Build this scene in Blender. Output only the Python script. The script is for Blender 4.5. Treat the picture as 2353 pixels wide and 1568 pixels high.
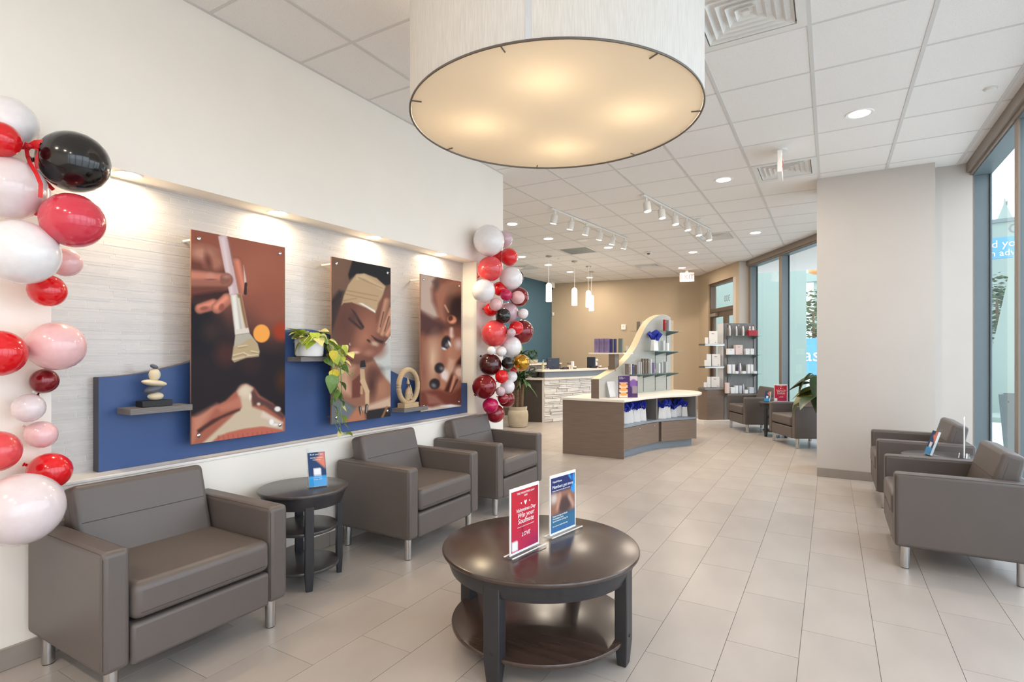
import bpy, bmesh, math, random
import numpy as np
from mathutils import Vector, Matrix
R = math.radians
PI = math.pi
random.seed(7)
sc = bpy.context.scene
C = sc.collection
for o in list(bpy.data.objects):
    bpy.data.objects.remove(o)

# ------------------------------------------------------------------ camera (photo 2353 x 1568)
FPX, HOR, YAW, H, CZ = 1253.85, 812.8, 0.5284, 1.345, 3.264
cam = bpy.data.cameras.new('camera')
camo = bpy.data.objects.new('camera', cam)
C.objects.link(camo)
camo.location = (0, 0, H)
camo.rotation_euler = (PI / 2, 0, YAW)
cam.sensor_width = 36
cam.lens = FPX / 2353 * 36
cam.shift_y = (HOR - 784) / 2353
cam.clip_start = 0.05
cam.clip_end = 300
sc.camera = camo
# ------------------------------------------------------------------ view + sky
sc.view_settings.view_transform = 'Standard'
sc.view_settings.look = 'None'
sc.view_settings.gamma = 1
sc.view_settings.use_curve_mapping = False
sc.view_settings.exposure = 0.52
world = bpy.data.worlds.new('overcast_sky')
sc.world = world
world.use_nodes = True
wb = world.node_tree.nodes['Background']
wb.inputs[0].default_value = (0.84, 0.89, 1.0, 1)
wb.inputs[1].default_value = 2.6
K_DOWN, K_NICHE, K_TRACK, K_DRUM = 13, 3.4, 7.0, 3.0      # lamp energies in watts


def lin(c):
    c = c / 255
    return c / 12.92 if c <= 0.04045 else ((c + 0.055) / 1.055) ** 2.4


def rgb(r, g, b):
    return (lin(r), lin(g), lin(b), 1)


# ------------------------------------------------------------------ materials
MATS = {}


def mat(name, c, rough=0.5, metal=0, var=0.0, scale=8, stretch=None, bump=0.0, bscale=120, coat=0, spec=0.5, rnd=0.0, sheen=0):
    m = bpy.data.materials.new(name)
    MATS[name] = m
    m.use_nodes = True
    nt = m.node_tree
    b = nt.nodes['Principled BSDF']
    b.inputs['Roughness'].default_value = rough
    b.inputs['Metallic'].default_value = metal
    b.inputs['Coat Weight'].default_value = coat
    b.inputs['Coat Roughness'].default_value = 0.06
    b.inputs['Specular IOR Level'].default_value = spec
    col = rgb(*c)
    b.inputs['Base Color'].default_value = col
    tc = nt.nodes.new('ShaderNodeTexCoord')
    mp = nt.nodes.new('ShaderNodeMapping')
    nt.links.new(tc.outputs['Object'], mp.inputs[0])
    if stretch:
        mp.inputs['Scale'].default_value = stretch
    last = None
    if var:
        n = nt.nodes.new('ShaderNodeTexNoise')
        n.inputs['Scale'].default_value = scale
        n.inputs['Detail'].default_value = 4
        nt.links.new(mp.outputs[0], n.inputs['Vector'])
        r = nt.nodes.new('ShaderNodeValToRGB')
        r.color_ramp.elements[0].position = 0.3
        r.color_ramp.elements[1].position = 0.7
        lo = [max(0, x * (1 - var)) for x in col[:3]] + [1]
        hi = [min(1, x * (1 + var)) for x in col[:3]] + [1]
        r.color_ramp.elements[0].color = lo
        r.color_ramp.elements[1].color = hi
        nt.links.new(n.outputs[0], r.inputs[0])
        last = r.outputs[0]
    if rnd:
        oi = nt.nodes.new('ShaderNodeObjectInfo')
        mr = nt.nodes.new('ShaderNodeMapRange')
        mr.inputs[3].default_value = 1 - rnd
        mr.inputs[4].default_value = 1 + rnd
        nt.links.new(oi.outputs['Random'], mr.inputs[0])
        mx = nt.nodes.new('ShaderNodeMix')
        mx.data_type = 'RGBA'
        mx.blend_type = 'MULTIPLY'
        mx.inputs[0].default_value = 1
        if last:
            nt.links.new(last, mx.inputs[6])
        else:
            mx.inputs[6].default_value = col
        nt.links.new(mr.outputs[0], mx.inputs[7])
        last = mx.outputs[2]
    if last:
        nt.links.new(last, b.inputs['Base Color'])
    if bump:
        n2 = nt.nodes.new('ShaderNodeTexNoise')
        n2.inputs['Scale'].default_value = bscale
        n2.inputs['Detail'].default_value = 3
        nt.links.new(mp.outputs[0], n2.inputs['Vector'])
        bp = nt.nodes.new('ShaderNodeBump')
        bp.inputs['Strength'].default_value = bump
        bp.inputs['Distance'].default_value = 0.004
        nt.links.new(n2.outputs[0], bp.inputs['Height'])
        nt.links.new(bp.outputs[0], b.inputs['Normal'])
    return m


def emis(name, c, s):
    m = bpy.data.materials.new(name)
    MATS[name] = m
    m.use_nodes = True
    nt = m.node_tree
    nt.nodes.clear()
    e = nt.nodes.new('ShaderNodeEmission')
    e.inputs[0].default_value = (*c, 1)
    e.inputs[1].default_value = s
    o = nt.nodes.new('ShaderNodeOutputMaterial')
    nt.links.new(e.outputs[0], o.inputs[0])
    return m


def glassy(name, tint, ior=1.3, rough=0.0):
    m = bpy.data.materials.new(name)
    MATS[name] = m
    m.use_nodes = True
    nt = m.node_tree
    nt.nodes.clear()
    t = nt.nodes.new('ShaderNodeBsdfTransparent')
    t.inputs[0].default_value = (*tint, 1)
    g = nt.nodes.new('ShaderNodeBsdfGlossy')
    g.inputs['Roughness'].default_value = rough
    f = nt.nodes.new('ShaderNodeFresnel')
    f.inputs[0].default_value = ior
    mx = nt.nodes.new('ShaderNodeMixShader')
    o = nt.nodes.new('ShaderNodeOutputMaterial')
    geo = nt.nodes.new('ShaderNodeNewGeometry')
    sub = nt.nodes.new('ShaderNodeMath')           # the rear surface of a pane does not mirror a second time
    sub.operation = 'SUBTRACT'
    sub.use_clamp = True
    nt.links.new(f.outputs[0], sub.inputs[0])
    nt.links.new(geo.outputs['Backfacing'], sub.inputs[1])
    nt.links.new(sub.outputs[0], mx.inputs[0])
    nt.links.new(t.outputs[0], mx.inputs[1])
    nt.links.new(g.outputs[0], mx.inputs[2])
    nt.links.new(mx.outputs[0], o.inputs[0])
    return m


def translucent(name, c, w=0.5, weave=None):
    m = bpy.data.materials.new(name)
    MATS[name] = m
    m.use_nodes = True
    nt = m.node_tree
    nt.nodes.clear()
    d = nt.nodes.new('ShaderNodeBsdfDiffuse')
    t = nt.nodes.new('ShaderNodeBsdfTranslucent')
    d.inputs[0].default_value = rgb(*c)
    t.inputs[0].default_value = rgb(*c)
    mx = nt.nodes.new('ShaderNodeMixShader')
    mx.inputs[0].default_value = w
    o = nt.nodes.new('ShaderNodeOutputMaterial')
    nt.links.new(d.outputs[0], mx.inputs[1])
    nt.links.new(t.outputs[0], mx.inputs[2])
    nt.links.new(mx.outputs[0], o.inputs[0])
    if weave:
        tc = nt.nodes.new('ShaderNodeTexCoord')
        mp = nt.nodes.new('ShaderNodeMapping')
        mp.inputs['Scale'].default_value = weave
        n = nt.nodes.new('ShaderNodeTexNoise')
        n.inputs['Scale'].default_value = 6
        n.inputs['Detail'].default_value = 5
        r = nt.nodes.new('ShaderNodeValToRGB')
        k = rgb(*c)
        r.color_ramp.elements[0].position = 0.3
        r.color_ramp.elements[1].position = 0.7
        r.color_ramp.elements[0].color = (k[0] * .90, k[1] * .90, k[2] * .89, 1)
        r.color_ramp.elements[1].color = (min(1, k[0] * 1.05), min(1, k[1] * 1.05), min(1, k[2] * 1.05), 1)
        nt.links.new(tc.outputs['Object'], mp.inputs[0])
        nt.links.new(mp.outputs[0], n.inputs['Vector'])
        nt.links.new(n.outputs[0], r.inputs[0])
        nt.links.new(r.outputs[0], d.inputs[0])
        nt.links.new(r.outputs[0], t.inputs[0])
    return m


def vcol(name, rough=0.25, coat=0.3):
    m = bpy.data.materials.new(name)
    MATS[name] = m
    m.use_nodes = True
    nt = m.node_tree
    b = nt.nodes['Principled BSDF']
    b.inputs['Roughness'].default_value = rough
    b.inputs['Coat Weight'].default_value = coat
    b.inputs['Specular IOR Level'].default_value = 0.2
    a = nt.nodes.new('ShaderNodeVertexColor')
    a.layer_name = 'Col'
    nt.links.new(a.outputs[0], b.inputs['Base Color'])
    return m


mat('wall_warm', (246, 240, 231), 0.75, var=0.012, scale=3, bump=0.05, bscale=260)
mat('wall_beige', (188, 170, 145), 0.8, var=0.012, scale=3, bump=0.05, bscale=260)
mat('wall_pier', (200, 193, 186), 0.8, var=0.012, scale=3, bump=0.05, bscale=260)
mat('wall_blue', (62, 98, 116), 0.7, var=0.03, scale=3)
mat('ceiling_board', (240, 237, 234), 0.95, var=0.03, scale=220, bump=0.5, bscale=170)
_r = [n for n in MATS['ceiling_board'].node_tree.nodes if n.type == 'VALTORGB'][0].color_ramp     # dark pinholes
_r.elements[0].position, _r.elements[1].position = 0.30, 0.42
_r.elements[0].color = [v * .74 for v in rgb(240, 237, 234)[:3]] + [1]
mat('grid_white', (216, 214, 211), 0.6, var=0.01, scale=5)
mat('floor_stone', (177, 168, 161), 0.32, var=0.07, scale=2.6, stretch=(1.6, 0.8, 1), bump=0.02, bscale=60, rnd=0.045)
mat('grout', (150, 142, 134), 0.9, var=0.03, scale=20)
mat('base_stone', (150, 141, 133), 0.4, var=0.07, scale=5, rnd=0.03)
mat('leather', (97, 89, 85), 0.42, var=0.03, scale=6, bump=0.10, bscale=420)
mat('stitch', (74, 66, 62), 0.6, var=0.05)
mat('chrome', (200, 200, 200), 0.18, 1, var=0.01)
mat('rubber', (30, 30, 32), 0.7, var=0.05)
mat('espresso', (64, 49, 42), 0.23, var=0.18, scale=5, stretch=(1, 7, 7), coat=0.0, spec=0.8)
mat('espresso_grey', (66, 63, 63), 0.32, var=0.14, scale=5, stretch=(1, 7, 7), coat=0.2)
mat('espresso_leg', (46, 45, 48), 0.38, var=0.12, scale=6, stretch=(5, 5, 0.7))
mat('steel_rim', (112, 104, 96), 0.4, 0.6, var=0.03)
mat('white_trim', (240, 238, 234), 0.5, var=0.01)
mat('white_metal', (232, 230, 226), 0.4, var=0.01)
mat('dark_slot', (46, 44, 43), 0.8, var=0.05)
mat('sill_white', (240, 236, 230), 0.35, var=0.015, scale=6)
mat('mosaic', (198, 193, 190), 0.22, var=0.02, scale=12, rnd=0.05, coat=0.3)
mat('mosaic_grout', (240, 235, 228), 0.85, var=0.02)
mat('navy', (54, 82, 134), 0.45, var=0.05, scale=1.2, stretch=(1, 1, 3))
mat('navy_edge', (72, 72, 84), 0.5, var=0.05)
mat('grey_oak', (118, 113, 110), 0.5, var=0.22, scale=5, stretch=(3, 3, 46), bump=0.08, bscale=40)
mat('grey_laminate', (124, 107, 94), 0.45, var=0.13, scale=3, stretch=(1.1, 1.1, 42))
mat('grey_laminate_v', (122, 120, 118), 0.45, var=0.12, scale=3, stretch=(40, 40, 1.2))
mat('dark_laminate', (72, 64, 58), 0.45, var=0.12, scale=3, stretch=(40, 40, 1.2))
mat('blue_laminate', (138, 148, 158), 0.4, var=0.05, scale=3, stretch=(1, 1, 20))
mat('cream_edge', (240, 220, 180), 0.5, var=0.02)
mat('quartz', (242, 234, 222), 0.3, var=0.006, scale=30)
mat('white_stone', (232, 230, 226), 0.75, var=0.05, scale=9, bump=0.5, bscale=18, rnd=0.05)
mat('frame_brown', (138, 126, 114), 0.45, 0, var=0.02)
mat('frame_grey', (104, 118, 124), 0.4, 0, var=0.02)
mat('gasket', (24, 26, 28), 0.6, var=0.02)
mat('bronze', (104, 90, 78), 0.4, 0.3, var=0.03)
mat('paper_white', (240, 240, 240), 0.6, var=0.01)
mat('paper_grey', (206, 208, 212), 0.6, var=0.02)
mat('paper_pink', (232, 208, 202), 0.6, var=0.02)
mat('paper_brown', (128, 116, 108), 0.55, var=0.08, scale=40)
mat('paper_purple', (136, 118, 158), 0.5, var=0.22, scale=10)
mat('paper_navy', (52, 58, 108), 0.5, var=0.12, scale=20)
mat('paper_red', (178, 44, 52), 0.5, var=0.05)
mat('paper_silver', (176, 176, 178), 0.35, var=0.05)
mat('paper_teal', (40, 160, 120), 0.5, var=0.05)
mat('paper_sage', (110, 122, 118), 0.5, var=0.05)
mat('tissue_blue', (34, 56, 176), 0.6, var=0.12, scale=20)
mat('ink_white', (245, 245, 245), 0.6, var=0.01)
mat('ink_dark', (40, 40, 48), 0.6, var=0.01)
mat('ink_grey', (120, 124, 128), 0.6, var=0.01)
mat('black_plastic', (24, 26, 30), 0.4, var=0.05)
mat('screen_navy', (40, 48, 66), 0.35, var=0.06, scale=3)
mat('concrete_pot', (196, 184, 164), 0.85, var=0.12, scale=7, bump=0.3, bscale=30)
mat('trunk', (128, 104, 84), 0.85, var=0.25, scale=12, stretch=(1, 1, 5), bump=0.5, bscale=30)
mat('leaf_green', (58, 104, 46), 0.45, var=0.25, scale=9, rnd=0.15)
mat('leaf_dark', (42, 66, 34), 0.35, var=0.2, scale=9, rnd=0.15)
mat('leaf_olive', (98, 100, 48), 0.4, var=0.2, scale=9, rnd=0.1)
mat('leaf_lime', (168, 186, 62), 0.4, var=0.22, scale=22, rnd=0.15)
mat('leaf_cream', (204, 200, 132), 0.4, var=0.28, scale=26, rnd=0.12)
mat('leaf_mid', (112, 146, 70), 0.42, var=0.3, scale=24, rnd=0.15)
mat('leaf_yellow', (206, 188, 34), 0.42, var=0.2, scale=18)
mat('soil', (60, 48, 38), 0.95, var=0.2, scale=40)
mat('glaze_white', (240, 238, 238), 0.2, var=0.01, coat=0.4)
mat('stone_cream', (222, 208, 178), 0.4, var=0.04)
mat('stone_slate', (92, 96, 108), 0.3, var=0.1, scale=20)
mat('black_wood', (22, 22, 24), 0.5, var=0.1)
mat('sand_wood', (190, 162, 126), 0.55, var=0.1, scale=20, stretch=(1, 1, 6))
mat('ply_edge', (150, 112, 92), 0.5, var=0.08)
mat('satin_steel', (190, 188, 184), 0.3, 1, var=0.02)
mat('pebble_green', (190, 196, 150), 0.35, var=0.05)
mat('ground_pave', (206, 208, 206), 0.9, var=0.06, scale=1)
mat('ext_white', (146, 162, 153), 0.8, var=0.02, scale=0.6)
mat('ext_teal', (126, 160, 162), 0.6, var=0.05)
mat('ext_grey', (120, 132, 132), 0.7, var=0.05)
mat('ext_blue', (96, 156, 206), 0.6, var=0.04)
mat('ext_orange', (214, 150, 98), 0.7, var=0.08)
mat('ext_leaf', (84, 98, 70), 0.8, var=0.35, scale=3)
mat('ribbon_red', (206, 26, 34), 0.4, var=0.05)
mat('exit_red', (210, 70, 64), 0.5, var=0.05)
glassy('window_glass', (0.93, 0.96, 0.955), 1.25)
glassy('shelf_glass', (0.82, 0.92, 0.91), 1.45)
glassy('acrylic', (0.96, 0.97, 0.98), 1.45)
glassy('clear_bag', (0.95, 0.95, 0.95), 1.5, 0.15)
translucent('lamp_linen', (212, 209, 205), 0.06, weave=(40, 40, 2.2))
translucent('lamp_diffuser', (250, 240, 222), 0.33)
emis('lamp_white', (1.0, 0.96, 0.90), 9)
emis('lamp_warm', (1.0, 0.84, 0.62), 9)
emis('pendant_glow', (1.0, 0.90, 0.74), 3.2)
vcol('print_gloss', 0.5, 0.0)
BAL = dict(white=(238, 234, 236), pearl=(226, 212, 214), pink=(232, 186, 188), mauve=(204, 176, 184), coral=(224, 72, 76), rose=(214, 58, 78),
           red=(220, 16, 28), crimson=(150, 24, 40), magenta=(196, 16, 84), wine=(126, 14, 24), maroon=(70, 18, 20), black=(14, 14, 17), gold=(196, 146, 40))
for k_, c_ in BAL.items():
    mat('balloon_' + k_, c_, 0.16 if k_ not in ('coral', 'white') else 0.24, 0.75 if k_ == 'gold' else (0.25 if k_ == 'wine' else 0), var=0.03, scale=5, coat=0.5)


# ------------------------------------------------------------------ mesh helpers
class MB:
    def __init__(s):
        s.v = []
        s.f = []

    def add(s, vs, fs):
        o = len(s.v)
        s.v += [tuple(v) for v in vs]
        s.f += [[i + o for i in f] for f in fs]
        return s

    def box(s, x0, x1, y0, y1, z0, z1):
        v = [(x, y, z) for z in (z0, z1) for y in (y0, y1) for x in (x0, x1)]
        return s.add(v, [(0, 2, 3, 1), (4, 5, 7, 6), (0, 1, 5, 4), (1, 3, 7, 5), (3, 2, 6, 7), (2, 0, 4, 6)])

    def obox(s, c, size, rz=0, M=None):
        M = M or Matrix.Rotation(rz, 3, 'Z')
        v = []
        for dz in (-.5, .5):
            for dy in (-.5, .5):
                for dx in (-.5, .5):
                    v.append(Vector(c) + M @ Vector((dx * size[0], dy * size[1], dz * size[2])))
        return s.add(v, [(0, 2, 3, 1), (4, 5, 7, 6), (0, 1, 5, 4), (1, 3, 7, 5), (3, 2, 6, 7), (2, 0, 4, 6)])

    def lathe(s, c, prof, n=32, M=None):
        M = M or Matrix.Identity(3)
        v, f = [], []
        for r, z in prof:
            for i in range(n):
                a = 2 * PI * i / n
                v.append(Vector(c) + M @ Vector((r * math.cos(a), r * math.sin(a), z)))
        m = len(prof)
        for j in range(m - 1):
            for i in range(n):
                k = (i + 1) % n
                f.append((j * n + i, j * n + k, (j + 1) * n + k, (j + 1) * n + i))
        if prof[0][0] > 1e-6:
            f.append(tuple(reversed(range(n))))
        if prof[-1][0] > 1e-6:
            f.append(tuple(range((m - 1) * n, m * n)))
        return s.add(v, f)

    def cyl(s, c, r, h, n=24, r2=None, M=None):
        r2 = r if r2 is None else r2
        return s.lathe(c, [(r, 0), (r2, h)], n, M)

    def rod(s, a, b, r, n=12):
        a, b = Vector(a), Vector(b)
        d = b - a
        M = d.to_track_quat('Z', 'Y').to_matrix()
        return s.lathe(a, [(r, 0), (r, d.length)], n, M)

    def tube(s, pts, r, n=8):
        pts = [Vector(p) for p in pts]
        rs = r if isinstance(r, (list, tuple)) else [r] * len(pts)
        v, f = [], []
        for i, p in enumerate(pts):
            d = (pts[min(i + 1, len(pts) - 1)] - pts[max(i - 1, 0)])
            M = d.to_track_quat('Z', 'Y').to_matrix() if d.length > 1e-9 else Matrix.Identity(3)
            for k in range(n):
                a = 2 * PI * k / n
                v.append(p + M @ Vector((rs[i] * math.cos(a), rs[i] * math.sin(a), 0)))
        for i in range(len(pts) - 1):
            for k in range(n):
                q = (k + 1) % n
                f.append((i * n + k, i * n + q, (i + 1) * n + q, (i + 1) * n + k))
        f.append(tuple(reversed(range(n))))
        f.append(tuple(range((len(pts) - 1) * n, len(pts) * n)))
        return s.add(v, f)

    def prism(s, poly, z0, z1):
        n = len(poly)
        v = [(x, y, z0) for x, y in poly] + [(x, y, z1) for x, y in poly]
        f = [tuple(reversed(range(n))), tuple(range(n, 2 * n))]
        for i in range(n):
            k = (i + 1) % n
            f.append((i, k, n + k, n + i))
        return s.add(v, f)

    def strip(s, a, b, z0a, z1a, z0b=None, z1b=None, closed=False):
        # curved slab between two plan polylines a (outer) and b (inner); heights may be per-point lists
        n = len(a)
        L = lambda q: q if isinstance(q, (list, tuple)) else [q] * n
        z0a, z1a = L(z0a), L(z1a)
        z0b = L(z0b) if z0b is not None else z0a
        z1b = L(z1b) if z1b is not None else z1a
        v, f = [], []
        for i in range(n):
            v += [(a[i][0], a[i][1], z0a[i]), (a[i][0], a[i][1], z1a[i]), (b[i][0], b[i][1], z1b[i]), (b[i][0], b[i][1], z0b[i])]
        for i in range(n - 1):
            for k in range(4):
                q = (k + 1) % 4
                f.append((i * 4 + k, i * 4 + q, i * 4 + 4 + q, i * 4 + 4 + k))
        f.append((0, 3, 2, 1))
        e = (n - 1) * 4
        f.append((e, e + 1, e + 2, e + 3))
        return s.add(v, f)

    def ell(s, c, r, M=None, n=20, m=12, warp=None):
        M = M or Matrix.Identity(3)
        v, f = [], []
        for j in range(m + 1):
            t = PI * j / m
            for i in range(n):
                a = 2 * PI * i / n
                q = Vector((r[0] * math.sin(t) * math.cos(a), r[1] * math.sin(t) * math.sin(a), r[2] * math.cos(t)))
                if warp:
                    q = warp(q)
                v.append(Vector(c) + M @ q)
        for j in range(m):
            for i in range(n):
                k = (i + 1) % n
                f.append((j * n + i, (j + 1) * n + i, (j + 1) * n + k, j * n + k))
        return s.add(v, f)

    def mesh(s, name, m=None, smooth=False, angle=40):
        me = bpy.data.meshes.new(name)
        me.from_pydata(s.v, [], s.f)
        bm = bmesh.new()
        bm.from_mesh(me)
        bmesh.ops.remove_doubles(bm, verts=bm.verts, dist=1e-6)
        bmesh.ops.recalc_face_normals(bm, faces=bm.faces)
        bm.to_mesh(me)
        bm.free()
        if m:
            me.materials.append(MATS[m])
        if smooth:
            me.polygons.foreach_set('use_smooth', [True] * len(me.polygons))
            me.set_sharp_from_angle(angle=R(angle))
        return me

    def build(s, name, m, parent=None, smooth=False, bevel=0, seg=2, angle=40):
        me = s.mesh(name, m, smooth or bevel > 0, angle)
        return link(name, me, parent, bevel, seg)


def link(name, me, parent=None, bevel=0, seg=2):
    o = bpy.data.objects.new(name, me)
    C.objects.link(o)
    if parent:
        o.parent = parent
    if bevel:
        b = o.modifiers.new('bevel', 'BEVEL')
        b.width = bevel
        b.segments = seg
        b.limit_method = 'ANGLE'
        b.angle_limit = R(35)
        b.harden_normals = False
    return o


def tag(o, label=None, cat=None, group=None, kind=None):
    if label:
        o['label'] = label
    if cat:
        o['category'] = cat
    if group:
        o['group'] = group
    if kind:
        o['kind'] = kind
    return o


def thing(name, label, cat, loc=(0, 0, 0), rz=0, group=None):
    o = bpy.data.objects.new(name, None)
    o.empty_display_size = 0.05
    C.objects.link(o)
    o.location = loc
    o.rotation_euler = (0, 0, rz)
    return tag(o, label, cat, group)


def struct(o):
    o['kind'] = 'structure'
    return o


def copy_tree(o, parent=None):
    c = o.copy()
    C.objects.link(c)
    if parent:
        c.parent = parent
    for ch in list(o.children):
        copy_tree(ch, c)
    return c


def text(name, s, size, m, parent=None, M=None, ax='CENTER', shear=0):
    cu = bpy.data.curves.new(name, 'FONT')
    cu.body = s
    cu.size = size
    cu.align_x = ax
    cu.align_y = 'CENTER'
    cu.resolution_u = 2
    cu.shear = shear
    cu.extrude = 0.0003
    t = bpy.data.objects.new('tmp_text', cu)
    me = bpy.data.meshes.new_from_object(t)
    bpy.data.objects.remove(t)
    me.materials.clear()
    me.materials.append(MATS[m])
    o = link(name, me, parent)
    if M is not None:
        o.matrix_local = M
    return o


def face_m(loc, right, up):
    r, u = Vector(right).normalized(), Vector(up).normalized()
    n = r.cross(u)
    return Matrix(((r.x, u.x, n.x, loc[0]), (r.y, u.y, n.y, loc[1]), (r.z, u.z, n.z, loc[2]), (0, 0, 0, 1)))


def light(name, kind, parent, loc, energy, color=(1, 1, 1), size=0.1, rot=(0, 0, 0), spot=None, blend=0.5):
    l = bpy.data.lights.new(name, kind)
    l.energy = energy
    l.color = color
    if kind == 'AREA':
        l.shape = 'DISK'
        l.size = size
    else:
        l.shadow_soft_size = size
    if spot:
        l.spot_size = spot
        l.spot_blend = blend
    o = bpy.data.objects.new(name, l)
    C.objects.link(o)
    if parent:
        o.parent = parent
    o.location = loc
    o.rotation_euler = rot
    return o


# pixel -> ray / points (photo pixels)
cY, sY = math.cos(YAW), math.sin(YAW)


def ray(px, py):
    u, v = (px - 1176.5) / FPX, (HOR - py) / FPX
    return Vector((u * cY - sY, u * sY + cY, v))


def on_x(px, py, x):
    d = ray(px, py)
    return Vector((0, 0, H)) + d * (x / d.x)


def at_depth(px, py, F):
    return Vector((0, 0, H)) + ray(px, py) * F


def depth(p):
    return -p[0] * sY + p[1] * cY


def proj(x, y, z):
    F = -x * sY + y * cY
    return 1176.5 + FPX * (x * cY + y * sY) / F, HOR - FPX * (z - H) / F, F

# ================================================================== SETTING
XL, XR = -3.03, 1.232            # left wall face, right facade inner face
Y0, YE = -2.6, 5.0               # back of room behind camera, end of the left wall
NB, NT, NL, NR, ND = 0.75, 2.257, 1.076, 4.493, 0.17   # niche bottom, top, left, right, depth
XN = XL - ND
BX = -6.62                       # blue wall
WA, WB, WC, WD_ = (-6.62, 13.50), (-3.285, 13.84), (-2.80, 13.94), (-1.639, 12.136)
FA, FB = Vector((-1.468, 12.237)), Vector((1.35, 7.45))   # far facade start and end in plan
FE = (Vector((-0.19, 10.065)) - FA).normalized()           # facade direction
FN = Vector((-FE.y, FE.x))                                # outward normal
if FN.x < 0:
    FN = -FN

# ---- floor: grout bed + one object per tile
floor = struct(MB().box(-6.9, 1.5, Y0 - 0.1, 14.4, -0.12, -0.003).build('floor', 'grout'))
TW, TLn, TX0 = 0.3014, 0.6024, -0.1208


def in_room(x, y):
    if x > XR + 0.1 or y < Y0 or x < BX:
        return False
    if y < YE and x < XL:
        return False
    if y > 13.55 + (x - BX) * 0.1:
        return False
    q = Vector((x, y)) - FA
    if x > FA.x and q.dot(FN) > 0.12 and y > 7.0:
        return False
    if x > WC[0] and y > 12.0:
        t = (x - WC[0]) / (WD_[0] - WC[0])
        if y > WC[1] + t * (WD_[1] - WC[1]) + 0.1:
            return False
    return True


tiles = []
for k in range(-23, 5):
    x0 = TX0 + k * TW
    off = 3.0036 + k * 0.2865
    j0 = int((-0.8 - off) / TLn) - 1
    for j in range(j0, j0 + 28):
        ya = off + j * TLn
        yb = ya + TLn
        xa, xb = x0, x0 + TW
        if ya < YE and xa < XL < xb and yb < YE + 0.3:
            xa = XL
        if xb > XR + 0.2:
            xb = XR + 0.15
        cx, cy = (xa + xb) / 2, (ya + yb) / 2
        if cy < -0.6 or xb - xa < 0.02 or not in_room(cx, cy):
            continue
        px, py, F = proj(cx, cy, 0)
        if F < 0.25 or px < -900 or px > 4200:
            continue
        if -0.1 < cx < 0.95 and cy > 6.95 and cy < 7.4:
            continue
        tiles.append((F if -100 < px < 2450 and py < 1700 else 50 + F, xa, xb, ya, yb))
tiles.sort()
full = None
rest = MB()
G = 0.0013
for n, (F, xa, xb, ya, yb) in enumerate(tiles):
    w, l = xb - xa, yb - ya
    if n < 300:
        if abs(w - TW) < 1e-5:
            if full is None:
                full = MB().box(-w / 2 + G, w / 2 - G, -l / 2 + G, l / 2 - G, -0.008, 0).mesh('floor_tile', 'floor_stone')
            me = full
        else:
            me = MB().box(-w / 2 + G, w / 2 - G, -l / 2 + G, l / 2 - G, -0.008, 0).mesh('floor_tile', 'floor_stone')
        o = link('floor_tile', me, floor)
        o.location = ((xa + xb) / 2, (ya + yb) / 2, 0)
    else:
        rest.box(xa + G, xb - G, ya + G, yb - G, -0.008, 0)
tag(rest.build('floor_tiles_far', 'floor_stone', floor), kind='stuff')

# ---- ceiling: deck, one object per tile, grid of tees
ceil = struct(MB().box(-6.9, 1.3, Y0 - 0.1, 14.4, CZ + 0.021, CZ + 0.12).build('ceiling', 'ceiling_board'))
CW, CX0, CY0 = 0.6096, -0.7154, 3.017
VENT = [(-0.41, 6.37), (-0.41, 3.32), (-1.62, 9.42), (-3.45, 11.85), (-5.9, 10.64)]   # supply diffusers in the grid
RET = (-4.07, 9.42)


def cell(x, y):
    return math.floor((x - CX0) / CW), math.floor((y - CY0) / CW)


skip = {cell(*v) for v in VENT} | {cell(*RET)}
fullc = MB().box(-CW / 2 + .004, CW / 2 - .004, -CW / 2 + .004, CW / 2 - .004, 0, 0.02).mesh('ceiling_tile', 'ceiling_board')
xs_used, ys_used = {}, {}
for i in range(-10, 4):
    for j in range(-9, 19):
        xa, ya = CX0 + i * CW, CY0 + j * CW
        xb, yb = xa + CW, ya + CW
        cx, cy = (xa + xb) / 2, (ya + yb) / 2
        left = XL if cy < YE - .1 else BX
        xa2, xb2, yb2 = max(xa, left), min(xb, XR), yb
        if xb2 - xa2 < 0.03 or cy < 0.4 or yb > 14.5:
            continue
        if not any(in_room(x, y) for x in (xa2 + .03, cx, xb2 - .03) for y in (ya + .03, cy, yb - .03)):
            continue
        px, py, F = proj((xa2 + xb2) / 2, cy, CZ)
        if F < 0.5 or px < 150 or px > 2700:
            continue
        xs_used.setdefault(i, []).append(j)
        ys_used.setdefault(j, []).append((xa2, xb2))
        if (i, j) in skip:
            continue
        if abs(xa2 - xa) < 1e-6 and abs(xb2 - xb) < 1e-6:
            me = fullc
        else:
            w = xb2 - xa2
            me = MB().box(-w / 2 + .004, w / 2 - .004, -CW / 2 + .004, CW / 2 - .004, 0, 0.02).mesh('ceiling_tile', 'ceiling_board')
        o = link('ceiling_tile', me, ceil)
        o.location = ((xa2 + xb2) / 2, cy, CZ)
for i in range(-10, 4):
    x = CX0 + i * CW
    js = xs_used.get(i, []) + xs_used.get(i - 1, [])
    if not js or x < BX:
        continue
    ya, yb = CY0 + min(js) * CW, CY0 + (max(js) + 1) * CW
    if x < XL:
        ya = max(ya, YE - 0.1)
    MB().box(x - .012, x + .012, ya, yb, CZ - 0.004, CZ + 0.02).build('main_tee', 'grid_white', ceil)
for j in sorted(ys_used):
    y = CY0 + j * CW
    MB().box(min(a for a, b in ys_used[j]), max(b for a, b in ys_used[j]), y - .009, y + .009, CZ - 0.002, CZ + 0.019).build('cross_tee', 'grid_white', ceil)
MB().box(XL, XL + .02, 0.4, YE, CZ - 0.004, CZ + .015).build('wall_angle', 'grid_white', ceil)

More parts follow.
